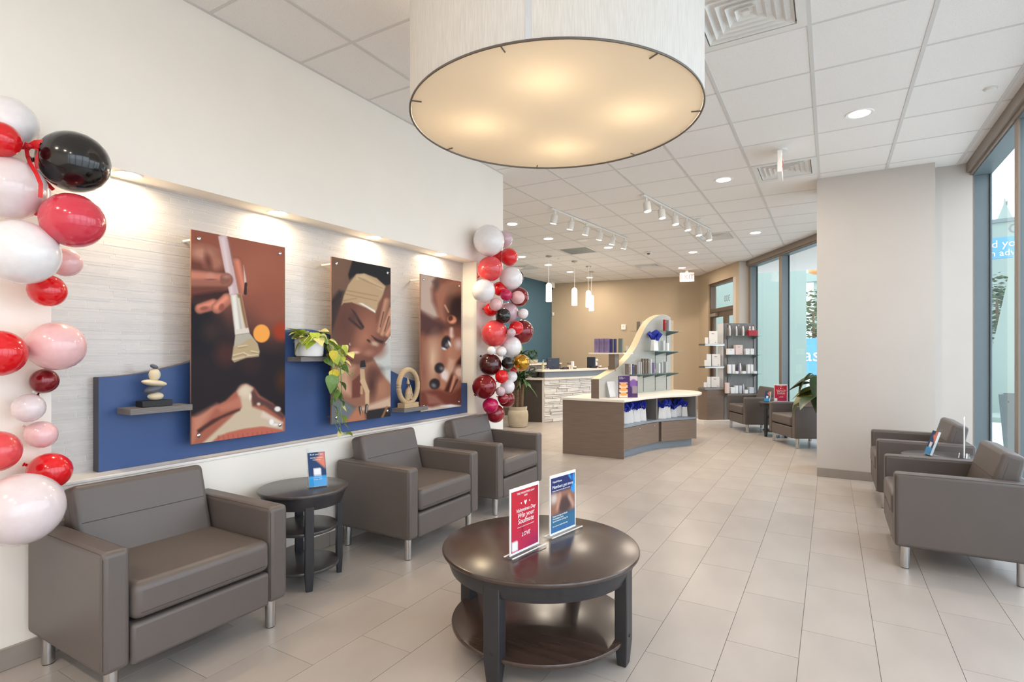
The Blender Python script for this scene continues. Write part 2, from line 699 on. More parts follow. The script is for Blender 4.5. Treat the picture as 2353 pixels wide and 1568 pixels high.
# ---- left wall with niche
wl = MB()
WT = XL - 0.34
wl.box(WT, XL, Y0, NL, 0, CZ + .02)
wl.box(WT, XL, NR, YE, 0, CZ + .02)
wl.box(WT, XL, NL, NR, 0, NB)
wl.box(WT, XL, NL, NR, NT, CZ + .02)
wl.box(WT, XN - .004, NL, NR, NB, NT)
wall_left = struct(wl.build('wall_left', 'wall_warm'))
MB().box(XN - .004, XN + .0008, NL, NR, NB, NT).build('mosaic_bed', 'mosaic_grout', wall_left)
MB().box(XN, XL + .006, NL, NR, NB - .012, NB + .004).build('niche_sill', 'sill_white', wall_left, bevel=.003)
# mosaic strips: tall, thin, thin rows
rows = []
z = NB + .006
hs = [0.026, 0.0125, 0.0125]
ri = 0
random.seed(11)
while z < NT - .004:
    hh = min(hs[ri % 3], NT - .002 - z)
    y = NL - random.random() * 0.3
    while y < NR:
        L = random.choice([0.16, 0.22, 0.30, 0.36, 0.42]) if ri % 3 else random.choice([0.24, 0.30, 0.42, 0.5])
        a, b = max(y, NL), min(y + L, NR)
        if b - a > .01:
            px, py, F = proj(XN, (a + b) / 2, z)
            vis = not (1.30 < (a + b) / 2 < 4.45 and z < 1.02)
            rows.append((-(hh * (b - a)) / F ** 3 if vis else 0, a, b, z, hh, random.choice([0.0026, .003, .0034])))
        y += L
    z += hh + .0014
    ri += 1
rows.sort()
stuff = MB()
cache = {}
for n, (w, a, b, z, hh, t) in enumerate(rows):
    if n < 300:
        key = (round(b - a, 4), round(hh, 4), t)
        if key not in cache:
            cache[key] = MB().box(-.001, t, -(b - a) / 2 + .0012, (b - a) / 2 - .0012, .0, hh).mesh('mosaic_tile', 'mosaic')
        o = link('mosaic_tile', cache[key], wall_left)
        o.location = (XN - .001, (a + b) / 2, z)
    else:
        stuff.box(XN - .002, XN - .001 + t, a + .0012, b - .0012, z, z + hh)
tag(stuff.build('mosaic_tiles_small', 'mosaic', wall_left), kind='stuff')

# ---- other walls
struct(MB().box(BX - .2, WT + .02, YE - .35, YE - .2, 0, CZ + .02).build('wall_south', 'wall_warm'))
struct(MB().box(BX - .2, BX, YE - .3, 13.9, 0, CZ + .02).build('wall_blue', 'wall_blue'))
struct(MB().box(WT, XR + .3, Y0 - .15, Y0, 0, CZ + .02).build('wall_back', 'wall_warm'))


def wall_seg(mb, a, b, z0, z1, t=0.2):
    a, b = Vector(a), Vector(b)
    d = (b - a).normalized()
    n = Vector((-d.y, d.x)) * t
    mb.prism([tuple(a), tuple(b), tuple(b + n), tuple(a + n)], z0, z1)
    return mb


struct(wall_seg(MB(), (-6.8, 13.482), WB, 0, CZ + .02).build('wall_far', 'wall_beige'))
struct(wall_seg(MB(), WB, WC, 0, CZ + .02).build('wall_corner', 'wall_beige'))
# door wall with opening
dvec = (Vector(WD_) - Vector(WC))
dlen = dvec.length
dd = dvec / dlen
P2 = lambda s: tuple(Vector(WC) + dd * s)
D0, D1, DT = 0.55, 2.0, 2.975
wd = MB()
wall_seg(wd, WC, P2(D0), 0, CZ + .02)
wall_seg(wd, P2(D1), WD_, 0, CZ + .02)
wall_seg(wd, P2(D0), P2(D1), DT, CZ + .02)
struct(wd.build('wall_door', 'wall_beige'))
struct(wall_seg(MB(), WD_, tuple(FA), 0, CZ + .02, .3).build('wall_return', 'wall_pier'))
# pier between the two facades
pier = struct(MB().box(-.13, 0.905, 6.86, 7.5, 0, CZ + .02).box(0.9, XR, 7.06, 7.5, 0, CZ + .02).build('wall_pier', 'wall_pier'))


def baseboard(name, a, b, parent=None, h=0.095):
    a, b = Vector(a), Vector(b)
    L = (b - a).length
    d = (b - a) / L
    n = Vector((d.y, -d.x)) * 0.011
    root = struct(thing(name, None, None))
    k = max(1, round(L / 0.6))
    for i in range(k):
        p, q = a + d * (L * i / k + .001), a + d * (L * (i + 1) / k - .001)
        MB().prism([tuple(p), tuple(p + n), tuple(q + n), tuple(q)][::-1], 0.0005, h).build('baseboard_tile', 'base_stone', root, bevel=.002, seg=1)


baseboard('baseboard_left', (XL + .0, 0.3), (XL + .0, YE))
baseboard('baseboard_pier', (-.13, 6.86), (.9, 6.86))
baseboard('baseboard_far', (-6.6, 13.495), WB)

# ---- right facade (window_1)
win = struct(thing('window_1', None, None))
MY = [7.06, 5.52, 4.0, 2.48, 0.96, -0.56, -2.08]
for n, y in enumerate(MY):
    MB().box(XR, XR + .012, y, y + .10, 0, CZ).build('mullion_cap', 'frame_brown', win)
    MB().box(XR + .012, XR + .15, y + .004, y + .096, 0, CZ).build('mullion', 'frame_grey', win)
    MB().box(XR + .128, XR + .134, y - .012, y + .112, 0.1, CZ - .14).build('gasket', 'gasket', win)
    if n:
        MB().box(XR + .132, XR + .14, y + .10, MY[n - 1], 0.09, CZ - .13).build('glass_pane', 'window_glass', win)
        MB().box(XR, XR + .15, y + .10, MY[n - 1], CZ - .135, CZ - .10).build('head_rail', 'frame_grey', win)
        MB().box(XR, XR + .15, y + .10, MY[n - 1], 0, 0.09).build('sill_rail', 'frame_grey', win)
MB().box(XR - .05, XR + .15, Y0, 7.06, CZ - .10, CZ + .0).box(XR - .02, XR + .0, Y0, 7.06, CZ - .125, CZ - .1).build('header', 'frame_brown', win)

# ---- far facade (window_2)
w2 = struct(thing('window_2', None, None))


def fac(s, o):
    p = FA + FE * s + FN * o
    return (p.x, p.y)


def fbox(mb, s0, s1, o0, o1, z0, z1):
    return mb.prism([fac(s0, o0), fac(s1, o0), fac(s1, o1), fac(s0, o1)], z0, z1)


SM = [0.0, 1.28, 2.66, 4.04, 5.4]
for n, s in enumerate(SM):
    fbox(MB(), s, s + .10, 0, .012, 0, CZ).build('mullion_cap', 'frame_brown', w2)
    fbox(MB(), s + .004, s + .096, .012, .15, 0, CZ).build('mullion', 'frame_grey', w2)
    fbox(MB(), s - .012, s + .112, .128, .134, .1, CZ - .13).build('gasket', 'gasket', w2)
    if n:
        a = SM[n - 1] + .10
        fbox(MB(), a, s, .132, .14, .09, CZ - .13).build('glass_pane', 'window_glass', w2)
        fbox(MB(), a, s, 0, .15, CZ - .135, CZ - .10).build('head_rail', 'frame_grey', w2)
        fbox(MB(), a, s, 0, .15, 0, .09).build('sill_rail', 'frame_grey', w2)
fbox(fbox(MB(), 0, 5.4, -.05, .15, CZ - .10, CZ), 0, 5.4, -.02, 0, CZ - .125, CZ - .10).build('header', 'frame_brown', w2)

# ---- entrance door (door_1)
dr = struct(thing('door_1', None, None))
dn = Vector((-dd.y, dd.x))


def dpt(s, o):
    p = Vector(WC) + dd * s + dn * o
    return (p.x, p.y)


def dbox(mb, s0, s1, o0, o1, z0, z1):
    return mb.prism([dpt(s0, o0), dpt(s1, o0), dpt(s1, o1), dpt(s0, o1)], z0, z1)


fr = MB()
for a, b, z0, z1 in ((D0, D0 + .06, 0, DT), (D1 - .06, D1, 0, DT), (D0 + .06, D1 - .06, DT - .06, DT), (D0 + .06, D1 - .06, 2.30, 2.38)):
    dbox(fr, a, b, .04, .16, z0, z1)
fr.build('door_frame', 'bronze', dr)
dbox(MB(), D0 + .06, D1 - .06, .09, .098, 2.38, DT - .06).build('transom_pane', 'window_glass', dr)
mid = (D0 + D1) / 2 + .05
for a, b in ((D0 + .06, mid), (mid, D1 - .06)):
    leaf = MB()
    dbox(leaf, a + .005, a + .10, .07, .12, .01, 2.29)
    dbox(leaf, b - .10, b - .005, .07, .12, .01, 2.29)
    dbox(leaf, a + .10, b - .10, .07, .12, 2.18, 2.29)
    dbox(leaf, a + .10, b - .10, .07, .12, .01, .26)
    lf = leaf.build('door_leaf', 'bronze', dr)
    dbox(MB(), a + .10, b - .10, .09, .098, .26, 2.18).build('glass_pane', 'window_glass', lf)
    dbox(MB(), b - .16, b - .13, .02, .05, .8, 1.5).build('pull_handle', 'satin_steel', lf)
dbox(MB(), D0 + .12, D0 + .42, -.005, .065, 2.20, 2.275).build('door_closer', 'frame_brown', dr, bevel=.006)
p3 = dpt(D0 + .84, .085)
text('door_number', '300', 0.20, 'ink_grey', dr, face_m((p3[0], p3[1], 2.56), (-dd.x, -dd.y, 0), (0, 0, 1)))

# ================================================================== CEILING THINGS
def downlight(loc, label, e=1.0, r=.075):
    t = thing('recessed_light', label, 'ceiling light', loc, 0, 'recessed ceiling lights')
    MB().lathe((0, 0, 0), [(r, -.002), (r + .022, -.006), (r + .026, 0), (r, .004)], 32).build('trim_ring', 'white_trim', t, True)
    MB().cyl((0, 0, -.003), r, .004, 32).build('lens', 'lamp_white', t)
    light('light_source', 'AREA', t, (0, 0, -.012), K_DOWN * e, (1, .84, .68), 2 * r)
    return t


DL = [((.20, 5.17), 'bright round recessed light nearest the right windows'),
      ((-1.02, 6.38), 'round recessed light beside the square air vent near the pier'),
      ((-1.03, 9.43), 'round recessed light in front of the far window header'),
      ((-2.25, 10.65), 'round recessed light above the product tower'),
      ((-2.87, 12.45), 'small far recessed light next to the exit sign'),
      ((-4.07, 6.98), 'recessed light just right of the white wall end, above the balloons'),
      ((-4.07, 8.18), 'recessed light left of the near track light'),
      ((-3.47, 9.40), 'recessed light under the far end of the left track'),
      ((-5.28, 9.43), 'recessed light nearest the right balloon column, over the back office'),
      ((-5.28, 10.6), 'recessed light seen just under the first pendant canopy'),
      ((-5.28, 11.75), 'recessed light between the first and second pendants'),
      ((-5.25, 12.88), 'farthest recessed light, behind the last pendants')]
for (x, y), lb in DL:
    downlight((x, y, CZ), lb)
for x, y in ((-2.24, -1.0), (-1.02, -1.0), (0.2, -1.0)):  # added lamps out of view, to brighten the near end of the room
    downlight((x, y, CZ), 'added unseen fill light in the ceiling behind the camera, ' + ('by the white wall' if x < -2 else 'in the middle' if x < -.5 else 'by the windows'))

# square supply diffusers
for n, (x, y) in enumerate(VENT):
    i, j = cell(x, y)
    cx, cy = CX0 + (i + .5) * CW, CY0 + (j + .5) * CW
    lb = ['square white air vent with louvres beside the pier', 'large square white air vent with stepped louvres beside the drum lamp', 'square air vent at the end of the right track light',
          'far square air vent in front of the beige wall', 'square air vent above the back office, beside the balloons'][n]
    t = thing('air_vent', lb, 'vent', (cx, cy, CZ), 0, 'square ceiling diffusers')
    hw = CW / 2 - .012
    fb = MB()
    for a, b, c, d in ((-hw, hw, -hw, -hw + .05), (-hw, hw, hw - .05, hw), (-hw, -hw + .05, -hw + .05, hw - .05), (hw - .05, hw, -hw + .05, hw - .05)):
        fb.box(a, b, c, d, -.006, .012)
    fb.build('frame', 'white_metal', t)
    MB().box(-hw + .04, hw - .04, -hw + .04, hw - .04, .055, .06).build('duct', 'dark_slot', t)
    for q in range(5):
        o_, i_ = .235 - q * .045, .198 - q * .045
        lv = MB()
        zo, zi = .0, .042
        for sx, sy in ((1, 0), (-1, 0), (0, 1), (0, -1)):
            if sx:
                a = [(sx * o_, -o_, zo - .004), (sx * o_, o_, zo - .004), (sx * i_, i_, zi), (sx * i_, -i_, zi)]
            else:
                a = [(-o_, sy * o_, zo - .004), (o_, sy * o_, zo - .004), (i_, sy * i_, zi), (-i_, sy * i_, zi)]
            b = [(p[0], p[1], p[2] + .003) for p in a]
            lv.add(a + b, [(0, 1, 2, 3), (4, 7, 6, 5), (0, 4, 5, 1), (1, 5, 6, 2), (2, 6, 7, 3), (3, 7, 4, 0)])
        lv.build('louvre', 'white_metal', t)
    MB().lathe((0, 0, 0), [(.028, .0), (.001, .036)], 4, Matrix.Rotation(PI / 4, 3, 'Z')).build('centre_cone', 'white_metal', t)
i, j = cell(*RET)
t = thing('return_grille', 'flat grey perforated return air grille behind the left track light', 'vent', (CX0 + (i + .5) * CW, CY0 + (j + .5) * CW, CZ))
MB().box(-.29, .29, -.29, .29, 0, .006).build('plate', 'white_metal', t)
for q in range(14):
    MB().box(-.26, .26, -.255 + q * .039, -.255 + q * .039 + .014, -.003, .0).build('slat', 'frame_grey', t)
# round ceiling speaker, detectors, sprinkler plates
for (x, y), lb, r in (((-3.62, 8.55), 'round white ceiling speaker behind the left track light', .10), ((-1.62, 8.05), 'small round sprinkler plate in front of the right window', .045),
                      ((1.0, 5.15), 'small round sprinkler plate near the right window header', .04), ((-2.3, 12.05), 'small smoke detector near the entrance', .05), ((-4.72, 9.98), 'small round sprinkler plate near the pendant canopies', .04)):
    MBt = MB().lathe((x, y, CZ), [(r, 0), (r, -.008), (r * .8, -.018), (r * .5, -.02)], 24)
    tag(MBt.build('ceiling_plate', 'white_metal', None, True), lb, 'ceiling fitting')
t = thing('motion_sensor', 'small white box sensor on the ceiling between vent and lights', 'sensor', (-2.97, 10.2, CZ))
MB().box(-.06, .06, -.06, .06, -.03, 0).build('case', 'white_metal', t, bevel=.008)
MB().ell((0, 0, -.03), (.03, .03, .018), n=12, m=8).build('lens', 'dark_slot', t, True)

# exit signs
t = thing('exit_sign', 'white edge-on exit sign hanging in front of the air vent by the pier', 'exit sign', (-.41, 5.72, CZ), R(92))
MB().cyl((0, 0, -.012), .06, .012, 20).build('canopy', 'white_metal', t)
MB().box(-.015, .015, -.01, .01, -.05, -.01).build('stem', 'white_metal', t)
MB().box(-.16, .16, -.02, .02, -.25, -.05).build('plate', 'white_trim', t, bevel=.004)
text('lettering', 'EXIT', .15, 'exit_red', t, face_m((0, -.0215, -.15), (1, 0, 0), (0, 0, 1)))
t = thing('exit_sign', 'small pinkish exit sign near the far entrance', 'exit sign', (-2.85, 12.85, CZ), R(20))
MB().box(-.03, .03, -.01, .01, -.06, 0).build('stem', 'white_metal', t)
MB().box(-.16, .16, -.02, .02, -.27, -.06).build('plate', 'paper_pink', t, bevel=.004)
text('lettering', 'EXIT', .15, 'exit_red', t, face_m((0, -.0215, -.165), (1, 0, 0), (0, 0, 1)))

# track lights
for x0, y0, x1, y1, lb, n in ((-3.17, 6.45, -2.91, 8.80, 'white track light with six heads, left of the two', 6), (-1.95, 6.46, -1.60, 8.80, 'white track light with six heads, nearer the windows', 6)):
    d = Vector((x1 - x0, y1 - y0))
    L = d.length
    t = thing('track_light', lb, 'track light', (x0, y0, CZ), math.atan2(d.y, d.x))
    MB().box(0, L, -.018, .018, -.026, -.0045).build('track', 'white_metal', t, bevel=.003)
    for q in range(n):
        xx = .10 + q * (L - .2) / (n - 1)
        tilt = Matrix.Rotation(R(14 if x0 < -2.5 else -8), 3, 'X')
        hd = MB().lathe((xx, 0, -.065), [(.012, 0), (.040, -.012), (.045, -.02), (.045, -.125), (.040, -.128)], 20, tilt).build('lamp_head', 'white_metal', t, True)
        MB().box(xx - .022, xx + .022, -.006, .006, -.075, -.02).build('bracket', 'white_metal', hd)
        e = Vector((xx, 0, -.065)) + tilt @ Vector((0, 0, -.129))
        MB().cyl(e, .040, .002, 20, M=tilt).build('lens', 'lamp_white', hd)
        f = Vector((xx, 0, -.065)) + tilt @ Vector((0, 0, -.136))
        light('light_source', 'SPOT', hd, f, K_TRACK * 4, (1, .84, .62), .035, (R(14 if x0 < -2.5 else -8), 0, 0), R(70), .6)

# pendants over the desk
for n, (x, y, zt) in enumerate(((-4.773, 9.608, 2.70), (-4.583, 10.418, 2.68), (-4.593, 11.195, 2.70), (-4.823, 11.942, 2.68))):
    lb = ['first white glass pendant, nearest the balloons', 'second white glass pendant, alone over the desk middle', 'third white glass pendant, left of the overlapping pair', 'last white glass pendant, right of the overlapping pair'][n]
    t = thing('pendant_lamp', lb, 'pendant lamp', (x, y, CZ), 0, 'pendants over the reception desk')
    MB().lathe((0, 0, 0), [(.06, 0), (.06, -.02), (.02, -.03)], 20).build('canopy', 'satin_steel', t, True)
    MB().rod((0, 0, -.02), (0, 0, zt - CZ), .004, 6).build('cord', 'white_metal', t)
    MB().lathe((0, 0, zt - CZ), [(.01, .03), (.03, .025), (.052, .0), (.055, -.02), (.058, -.33), (.05, -.34)], 24).build('glass_shade', 'pendant_glow', t, True)
    light('light_source', 'POINT', t, (0, 0, zt - CZ - .40), 3, (1, .85, .65), .05)

# big drum pendant
DX, DY, DZ, DRr = -1.10, 2.27, 2.42, 0.654
t = thing('drum_lamp', 'huge white linen drum lamp hanging over the round coffee table', 'pendant lamp', (DX, DY, DZ))
MB().lathe((0, 0, 0), [(DRr, 0.0), (DRr, .62)], 96).build('shade', 'lamp_linen', t, True)
sh = t.children[0]
bm = bmesh.new()
bm.from_mesh(sh.data)
bmesh.ops.delete(bm, geom=[f for f in bm.faces if len(f.verts) > 4], context='FACES')
bm.to_mesh(sh.data)
bm.free()
MB().lathe((0, 0, .006), [(DRr - .006, 0), (DRr - .006, .006)], 96).build('diffuser', 'lamp_diffuser', t)
rm = MB()
rm.tube([((DRr) * math.cos(a), (DRr) * math.sin(a), .002) for a in [2 * PI * k / 96 for k in range(97)]], .0045, 6)
rm.build('bottom_rim', 'steel_rim', t, True)
MB().tube([((DRr) * math.cos(a), (DRr) * math.sin(a), .62) for a in [2 * PI * k / 96 for k in range(97)]], .004, 6).build('top_rim', 'steel_rim', t, True)
for k in range(7):
    a = R(22 + k * 360 / 7)
    MB().rod((DRr * math.cos(a), DRr * math.sin(a), .001), ((DRr - .045) * math.cos(a), (DRr - .045) * math.sin(a), .001), .003, 6).build('diffuser_clip', 'steel_rim', t)
aS = R(-72)
MB().strip([((DRr + .0015) * math.cos(aS + d), (DRr + .0015) * math.sin(aS + d)) for d in (-.016, -.005, .006, .016)], [((DRr + .0005) * math.cos(aS + d), (DRr + .0005) * math.sin(aS + d)) for d in (-.016, -.005, .006, .016)], .004, .62).build('seam', 'paper_grey', t)
MB().rod((0, 0, .62), (0, 0, CZ - DZ), .012, 10).build('stem', 'white_metal', t)
MB().lathe((0, 0, CZ - DZ), [(.09, 0), (.09, -.02), (.03, -.03)], 24).build('canopy', 'white_metal', t, True)
hb = MB()
for k in range(2):
    a = R(20 + k * 90)
    hb.rod((-DRr * math.cos(a), -DRr * math.sin(a), .615), (DRr * math.cos(a), DRr * math.sin(a), .615), .006, 8)
hb.build('spider', 'steel_rim', t)
for k in range(4):
    a = R(20 + k * 90)
    x, y = .36 * math.cos(a), .36 * math.sin(a)
    MB().rod((x, y, .61), (x, y, .27), .014, 10).build('lamp_socket', 'white_metal', t)
    b = MB().ell((x, y, .23), (.03, .03, .045), n=14, m=10).build('bulb', 'lamp_warm', t, True)
    light('light_source', 'POINT', b, (x, y, .165), K_DRUM, (1, .89, .74), .05)

# niche downlights
for n, y in enumerate((1.414, 2.29, 3.15, 4.0)):
    lb = ['warm niche spotlight beside the black balloon', 'warm niche spotlight above the first poster edge', 'warm niche spotlight above the middle poster', 'warm niche spotlight above the right poster'][n]
    t = thing('niche_light', lb, 'ceiling light', (-3.095, y, NT), 0, 'recessed lights in the niche soffit')
    MB().lathe((0, 0, 0), [(.055, -.001), (.066, -.004), (.069, 0.001)], 28).build('trim_ring', 'white_trim', t, True)
    MB().cyl((0, 0, -.0025), .055, .002, 28).build('lens', 'lamp_warm', t)
    light('light_source', 'AREA', t, (0, 0, -.01), K_NICHE, (1, .80, .52), .10)

# ================================================================== ARMCHAIRS
def armchair(loc, rz, label):
    t = thing('armchair', label, 'armchair', loc, rz, 'taupe leather armchairs')
    for s in (-1, 1):
        y0, y1 = (.302, .40) if s > 0 else (-.40, -.302)
        a = MB().box(-.335, .335, y0, y1, .14, .60).build('armrest', 'leather', t, bevel=.022, seg=4)
        for yy in (y0 + .006, y1 - .006):
            pts = [(-.32, yy, .5930), (.310, yy, .5930), (.322, yy, .5875), (.3280, yy, .575), (.3280, yy, .162)]
            MB().tube(pts, .0016, 5).build('seam', 'stitch', a, True)
    MB().box(-.335, -.255, -.30, .30, .14, .595).build('back_panel', 'leather', t, bevel=.02, seg=3)
    MB().box(-.26, .335, -.30, .30, .135, .295).build('base_panel', 'leather', t, bevel=.016, seg=3)
    c = MB().box(-.20, .345, -.299, .299, .305, .452).build('seat_cushion', 'leather', t, bevel=.034, seg=4)
    MB().tube([(.3455, -.27, .335), (.3455, .27, .335)], .0014, 5).build('seam', 'stitch', c, True)
    bk = MB()
    pr = [(-.105, .42), (-.205, .765), (-.315, .735), (-.25, .42)]
    bk.add([(x, -.292, z) for x, z in pr] + [(x, .292, z) for x, z in pr], [(0, 1, 2, 3), (7, 6, 5, 4)] + [(i, 4 + i, 4 + (i + 1) % 4, (i + 1) % 4) for i in range(4)])
    b = bk.build('backrest', 'leather', t, bevel=.028, seg=4)
    MB().tube([(-.1585, -.268, .603), (-.1585, .268, .603)], .0022, 5).build('seam', 'stitch', b, True)
    for s in (-1, 1):
        MB().tube([(-.228, s * .2915, .70), (-.165, s * .2915, .47)], .0012, 5).build('seam', 'stitch', b, True)
    for x in (.275, -.275):
        for y in (-.345, .345):
            lg = MB().cyl((x, y, .004), .024, .14, 20).build('leg', 'chrome', t, True)
            MB().cyl((x, y, 0), .022, .006, 20).build('foot_pad', 'rubber', lg)
    return t


A1 = armchair((-2.66, 1.377, 0), 0, 'taupe leather armchair nearest the camera on the left, beside balloons')
ARM = [((-2.66, 3.08, 0), 0, 'taupe leather armchair behind the side table, under the middle poster'),
       ((-2.69, 4.205, 0), 0, 'taupe leather armchair farthest along the left wall, by the right balloon column'),
       ((.68, 4.55, 0), PI, 'taupe leather armchair nearest the camera at the right edge'),
       ((.68, 6.08, 0), PI, 'taupe leather armchair against the pier at right'),
       ((-.34, 9.155, 0), R(210), 'taupe leather armchair partly hidden behind the pier, under the leafy plant'),
       ((-1.155, 10.45, 0), R(210), 'taupe leather armchair beside the product tower')]
for loc, rz, lb in ARM:
    c = copy_tree(A1)
    c.location = loc
    c.rotation_euler = (0, 0, rz)
    c['label'] = lb


# ================================================================== ROUND TABLES
def leg_mesh(mb, a, r, w, d, z1):
    ca, sa = math.cos(a), math.sin(a)
    M = Matrix(((ca, -sa, 0), (sa, ca, 0), (0, 0, 1)))
    prof = [(0.0, .72), (.10, 1.0), (z1, 1.0)]
    v, f = [], []
    for z, k in prof:
        for dx, dy in ((-.5, -.5), (.5, -.5), (.5, .5), (-.5, .5)):
            v.append(M @ Vector((r + dx * d * k, dy * w * k, z)))
    for j in range(2):
        for i in range(4):
            q = (i + 1) % 4
            f.append((j * 4 + i, j * 4 + q, j * 4 + 4 + q, j * 4 + 4 + i))
    f += [(3, 2, 1, 0), (8, 9, 10, 11)]
    return mb.add(v, f)


def disc(mb, r, z0, z1, n=72):
    e = (z1 - z0) * .35
    return mb.lathe((0, 0, 0), [(.0005, z0), (r - e, z0), (r - e * .3, z0 + e * .3), (r, z0 + e), (r, z1 - e), (r - e * .3, z1 - e * .3), (r - e, z1), (.0005, z1)], n)


def round_table(name, label, cat, loc, rz, rt, zt, rl, shelves, lw, ld, group=None, wood='espresso'):
    t = thing(name, label, cat, loc, rz, group)
    disc(MB(), rt, zt - .02, zt).build('table_top', wood, t, True, angle=25)
    MB().lathe((0, 0, 0), [(rl - .02, zt - .095), (rl + .012, zt - .095), (rl + .03, zt - .045), (rl + .03, zt - .021), (rl - .02, zt - .021), (rl - .02, zt - .095)], 64).build('apron', 'espresso_leg', t, True)
    for k in range(4):
        l = leg_mesh(MB(), k * PI / 2, rl, lw, ld, zt - .028).build('leg', 'espresso_leg', t, bevel=.004)
        a = k * PI / 2
        MB().rod(((rl + ld / 2 - .002) * math.cos(a), (rl + ld / 2 - .002) * math.sin(a), .13), ((rl + ld / 2 + .003) * math.cos(a), (rl + ld / 2 + .003) * math.sin(a), .13), .007, 10).build('bolt_cap', 'espresso_leg', l)
    for z, r in shelves:
        disc(MB(), r, z - .022, z).build('shelf', wood, t, True, angle=25)
    return t


round_table('coffee_table', 'round dark wood coffee table with lower shelf under the drum lamp', 'table', (-1.18, 2.285, 0), 0, .458, .452, .405, [(.115, .415)], .075, .055)
T1 = round_table('side_table', 'small round dark wood side table between the two near left armchairs', 'table', (-2.72, 2.19, 0), R(-31), .256, .553, .205, [(.325, .195), (.105, .20)], .05, .036, 'round side tables', 'espresso_grey')
for loc, rz, lb in (((.74, 5.32, 0), R(20), 'small round side table between the two right armchairs'), ((-.77, 9.83, 0), R(50), 'small round side table between the two window armchairs')):
    c = copy_tree(T1)
    c.location = loc
    c.rotation_euler = (0, 0, rz)
    c['label'] = lb


# ================================================================== SIGNS AND LEAFLETS
def painted(name, w, h, nx, ny, fn, parent, m='print_gloss', y=0.0, z0=0.0):
    """flat print: vertex colours from fn(x 0..1, y 0..1 down) on a small grid facing -y"""
    xs = np.linspace(0, 1, nx + 1)
    ys = np.linspace(0, 1, ny + 1)
    X, Y = np.meshgrid(xs, ys)
    colr = np.clip(fn(X, Y), 0, 255) / 255
    L = np.where(colr <= 0.04045, colr / 12.92, ((colr + 0.055) / 1.055) ** 2.4)
    verts = [((x - .5) * w, y, z0 + (1 - q) * h) for q in ys for x in xs]
    faces = [(j * (nx + 1) + i, (j + 1) * (nx + 1) + i, (j + 1) * (nx + 1) + i + 1, j * (nx + 1) + i + 1) for j in range(ny) for i in range(nx)]
    me = bpy.data.meshes.new(name)
    me.from_pydata(verts, [], faces)
    me.materials.append(MATS[m])
    a = me.color_attributes.new('Col', 'FLOAT_COLOR', 'POINT')
    buf = np.ones((len(verts), 4), dtype=np.float32)
    buf[:, :3] = L.reshape(-1, 3)
    a.data.foreach_set('color', buf.ravel())
    return link(name, me, parent)


def blend(img, mask, c):
    return img * (1 - mask[..., None]) + np.array(c, float) * mask[..., None]


def sstep(d, s):
    return np.clip(.5 - d / (2 * s + 1e-9), 0, 1) ** 1


def flat(X, c):
    return np.ones(X.shape + (3,)) * np.array(c, float)


def d_ell(X, Y, cx, cy, rx, ry, ang=0):
    a = math.radians(ang)
    x, y = X - cx, Y - cy
    u, v = x * math.cos(a) + y * math.sin(a), -x * math.sin(a) + y * math.cos(a)
    q = np.sqrt((u / rx) ** 2 + (v / ry) ** 2)
    return (q - 1) * min(rx, ry)


def d_cap(X, Y, x0, y0, x1, y1, r0, r1):
    dx, dy = x1 - x0, y1 - y0
    t = np.clip(((X - x0) * dx + (Y - y0) * dy) / (dx * dx + dy * dy + 1e-9), 0, 1)
    return np.hypot(X - x0 - t * dx, Y - y0 - t * dy) - (r0 + (r1 - r0) * t)


def d_poly(X, Y, P):
    d = np.full(X.shape, 1e9)
    ins = np.zeros(X.shape, bool)
    n = len(P)
    for i in range(n):
        x0, y0 = P[i]
        x1, y1 = P[(i + 1) % n]
        d = np.minimum(d, d_cap(X, Y, x0, y0, x1, y1, 0, 0))
        c = ((y0 > Y) != (y1 > Y)) & (X < (x1 - x0) * (Y - y0) / (y1 - y0 + 1e-12) + x0)
        ins ^= c
    return np.where(ins, -d, d)


FR = lambda x, z, y=0: face_m((x, y, z), (1, 0, 0), (0, 0, 1))


def red_print(X, Y):
    im = flat(X, (196, 44, 58))
    im = blend(im, np.clip((Y - .45) * 1.2, 0, .8), (190, 50, 96))
    im = blend(im, np.clip((Y - .7) * 1.6, 0, .5) * np.clip(X * 1.4 - .3, 0, 1), (110, 40, 92))
    im = blend(im, np.clip(X * 1.2 - .75, 0, .6) * np.clip(1 - Y * 2, 0, 1), (110, 24, 40))
    im = blend(im, sstep(d_cap(X, Y, .40, .62, .40, .76, .03, .02), .03) * .6, (90, 24, 50))
    return blend(im, sstep(np.maximum(abs(X - .12) - .10, abs(Y - .90) - .075), .006), (236, 236, 242))


def blue_print(X, Y):
    im = flat(X, (46, 52, 104))
    im = blend(im, sstep(np.maximum(-(Y - .27), Y - .70), .02), (150, 106, 88))
    im = blend(im, sstep(d_ell(X, Y, .55, .55, .28, .16), .05), (86, 66, 62))
    im = blend(im, sstep(d_ell(X, Y, .12, .38, .14, .09), .05), (206, 190, 180))
    im = blend(im, sstep(d_cap(X, Y, .35, .36, .25, .58, .07, .05), .03), (196, 146, 122))
    im = blend(im, sstep(d_cap(X, Y, .75, .42, .92, .60, .05, .05), .03), (190, 150, 130))
    im = blend(im, np.clip((Y - .66) * 12, 0, 1), (62, 112, 142))
    im = blend(im, np.clip((Y - .85) * 5, 0, .6), (70, 110, 176))
    for c in ((.78, .05, .10, .03, 40), (.95, .10, .05, .11, -10), (.93, .28, .09, .10, 0)):
        im = blend(im, sstep(d_ell(X, Y, *c), .01), (52, 150, 220))
    return im


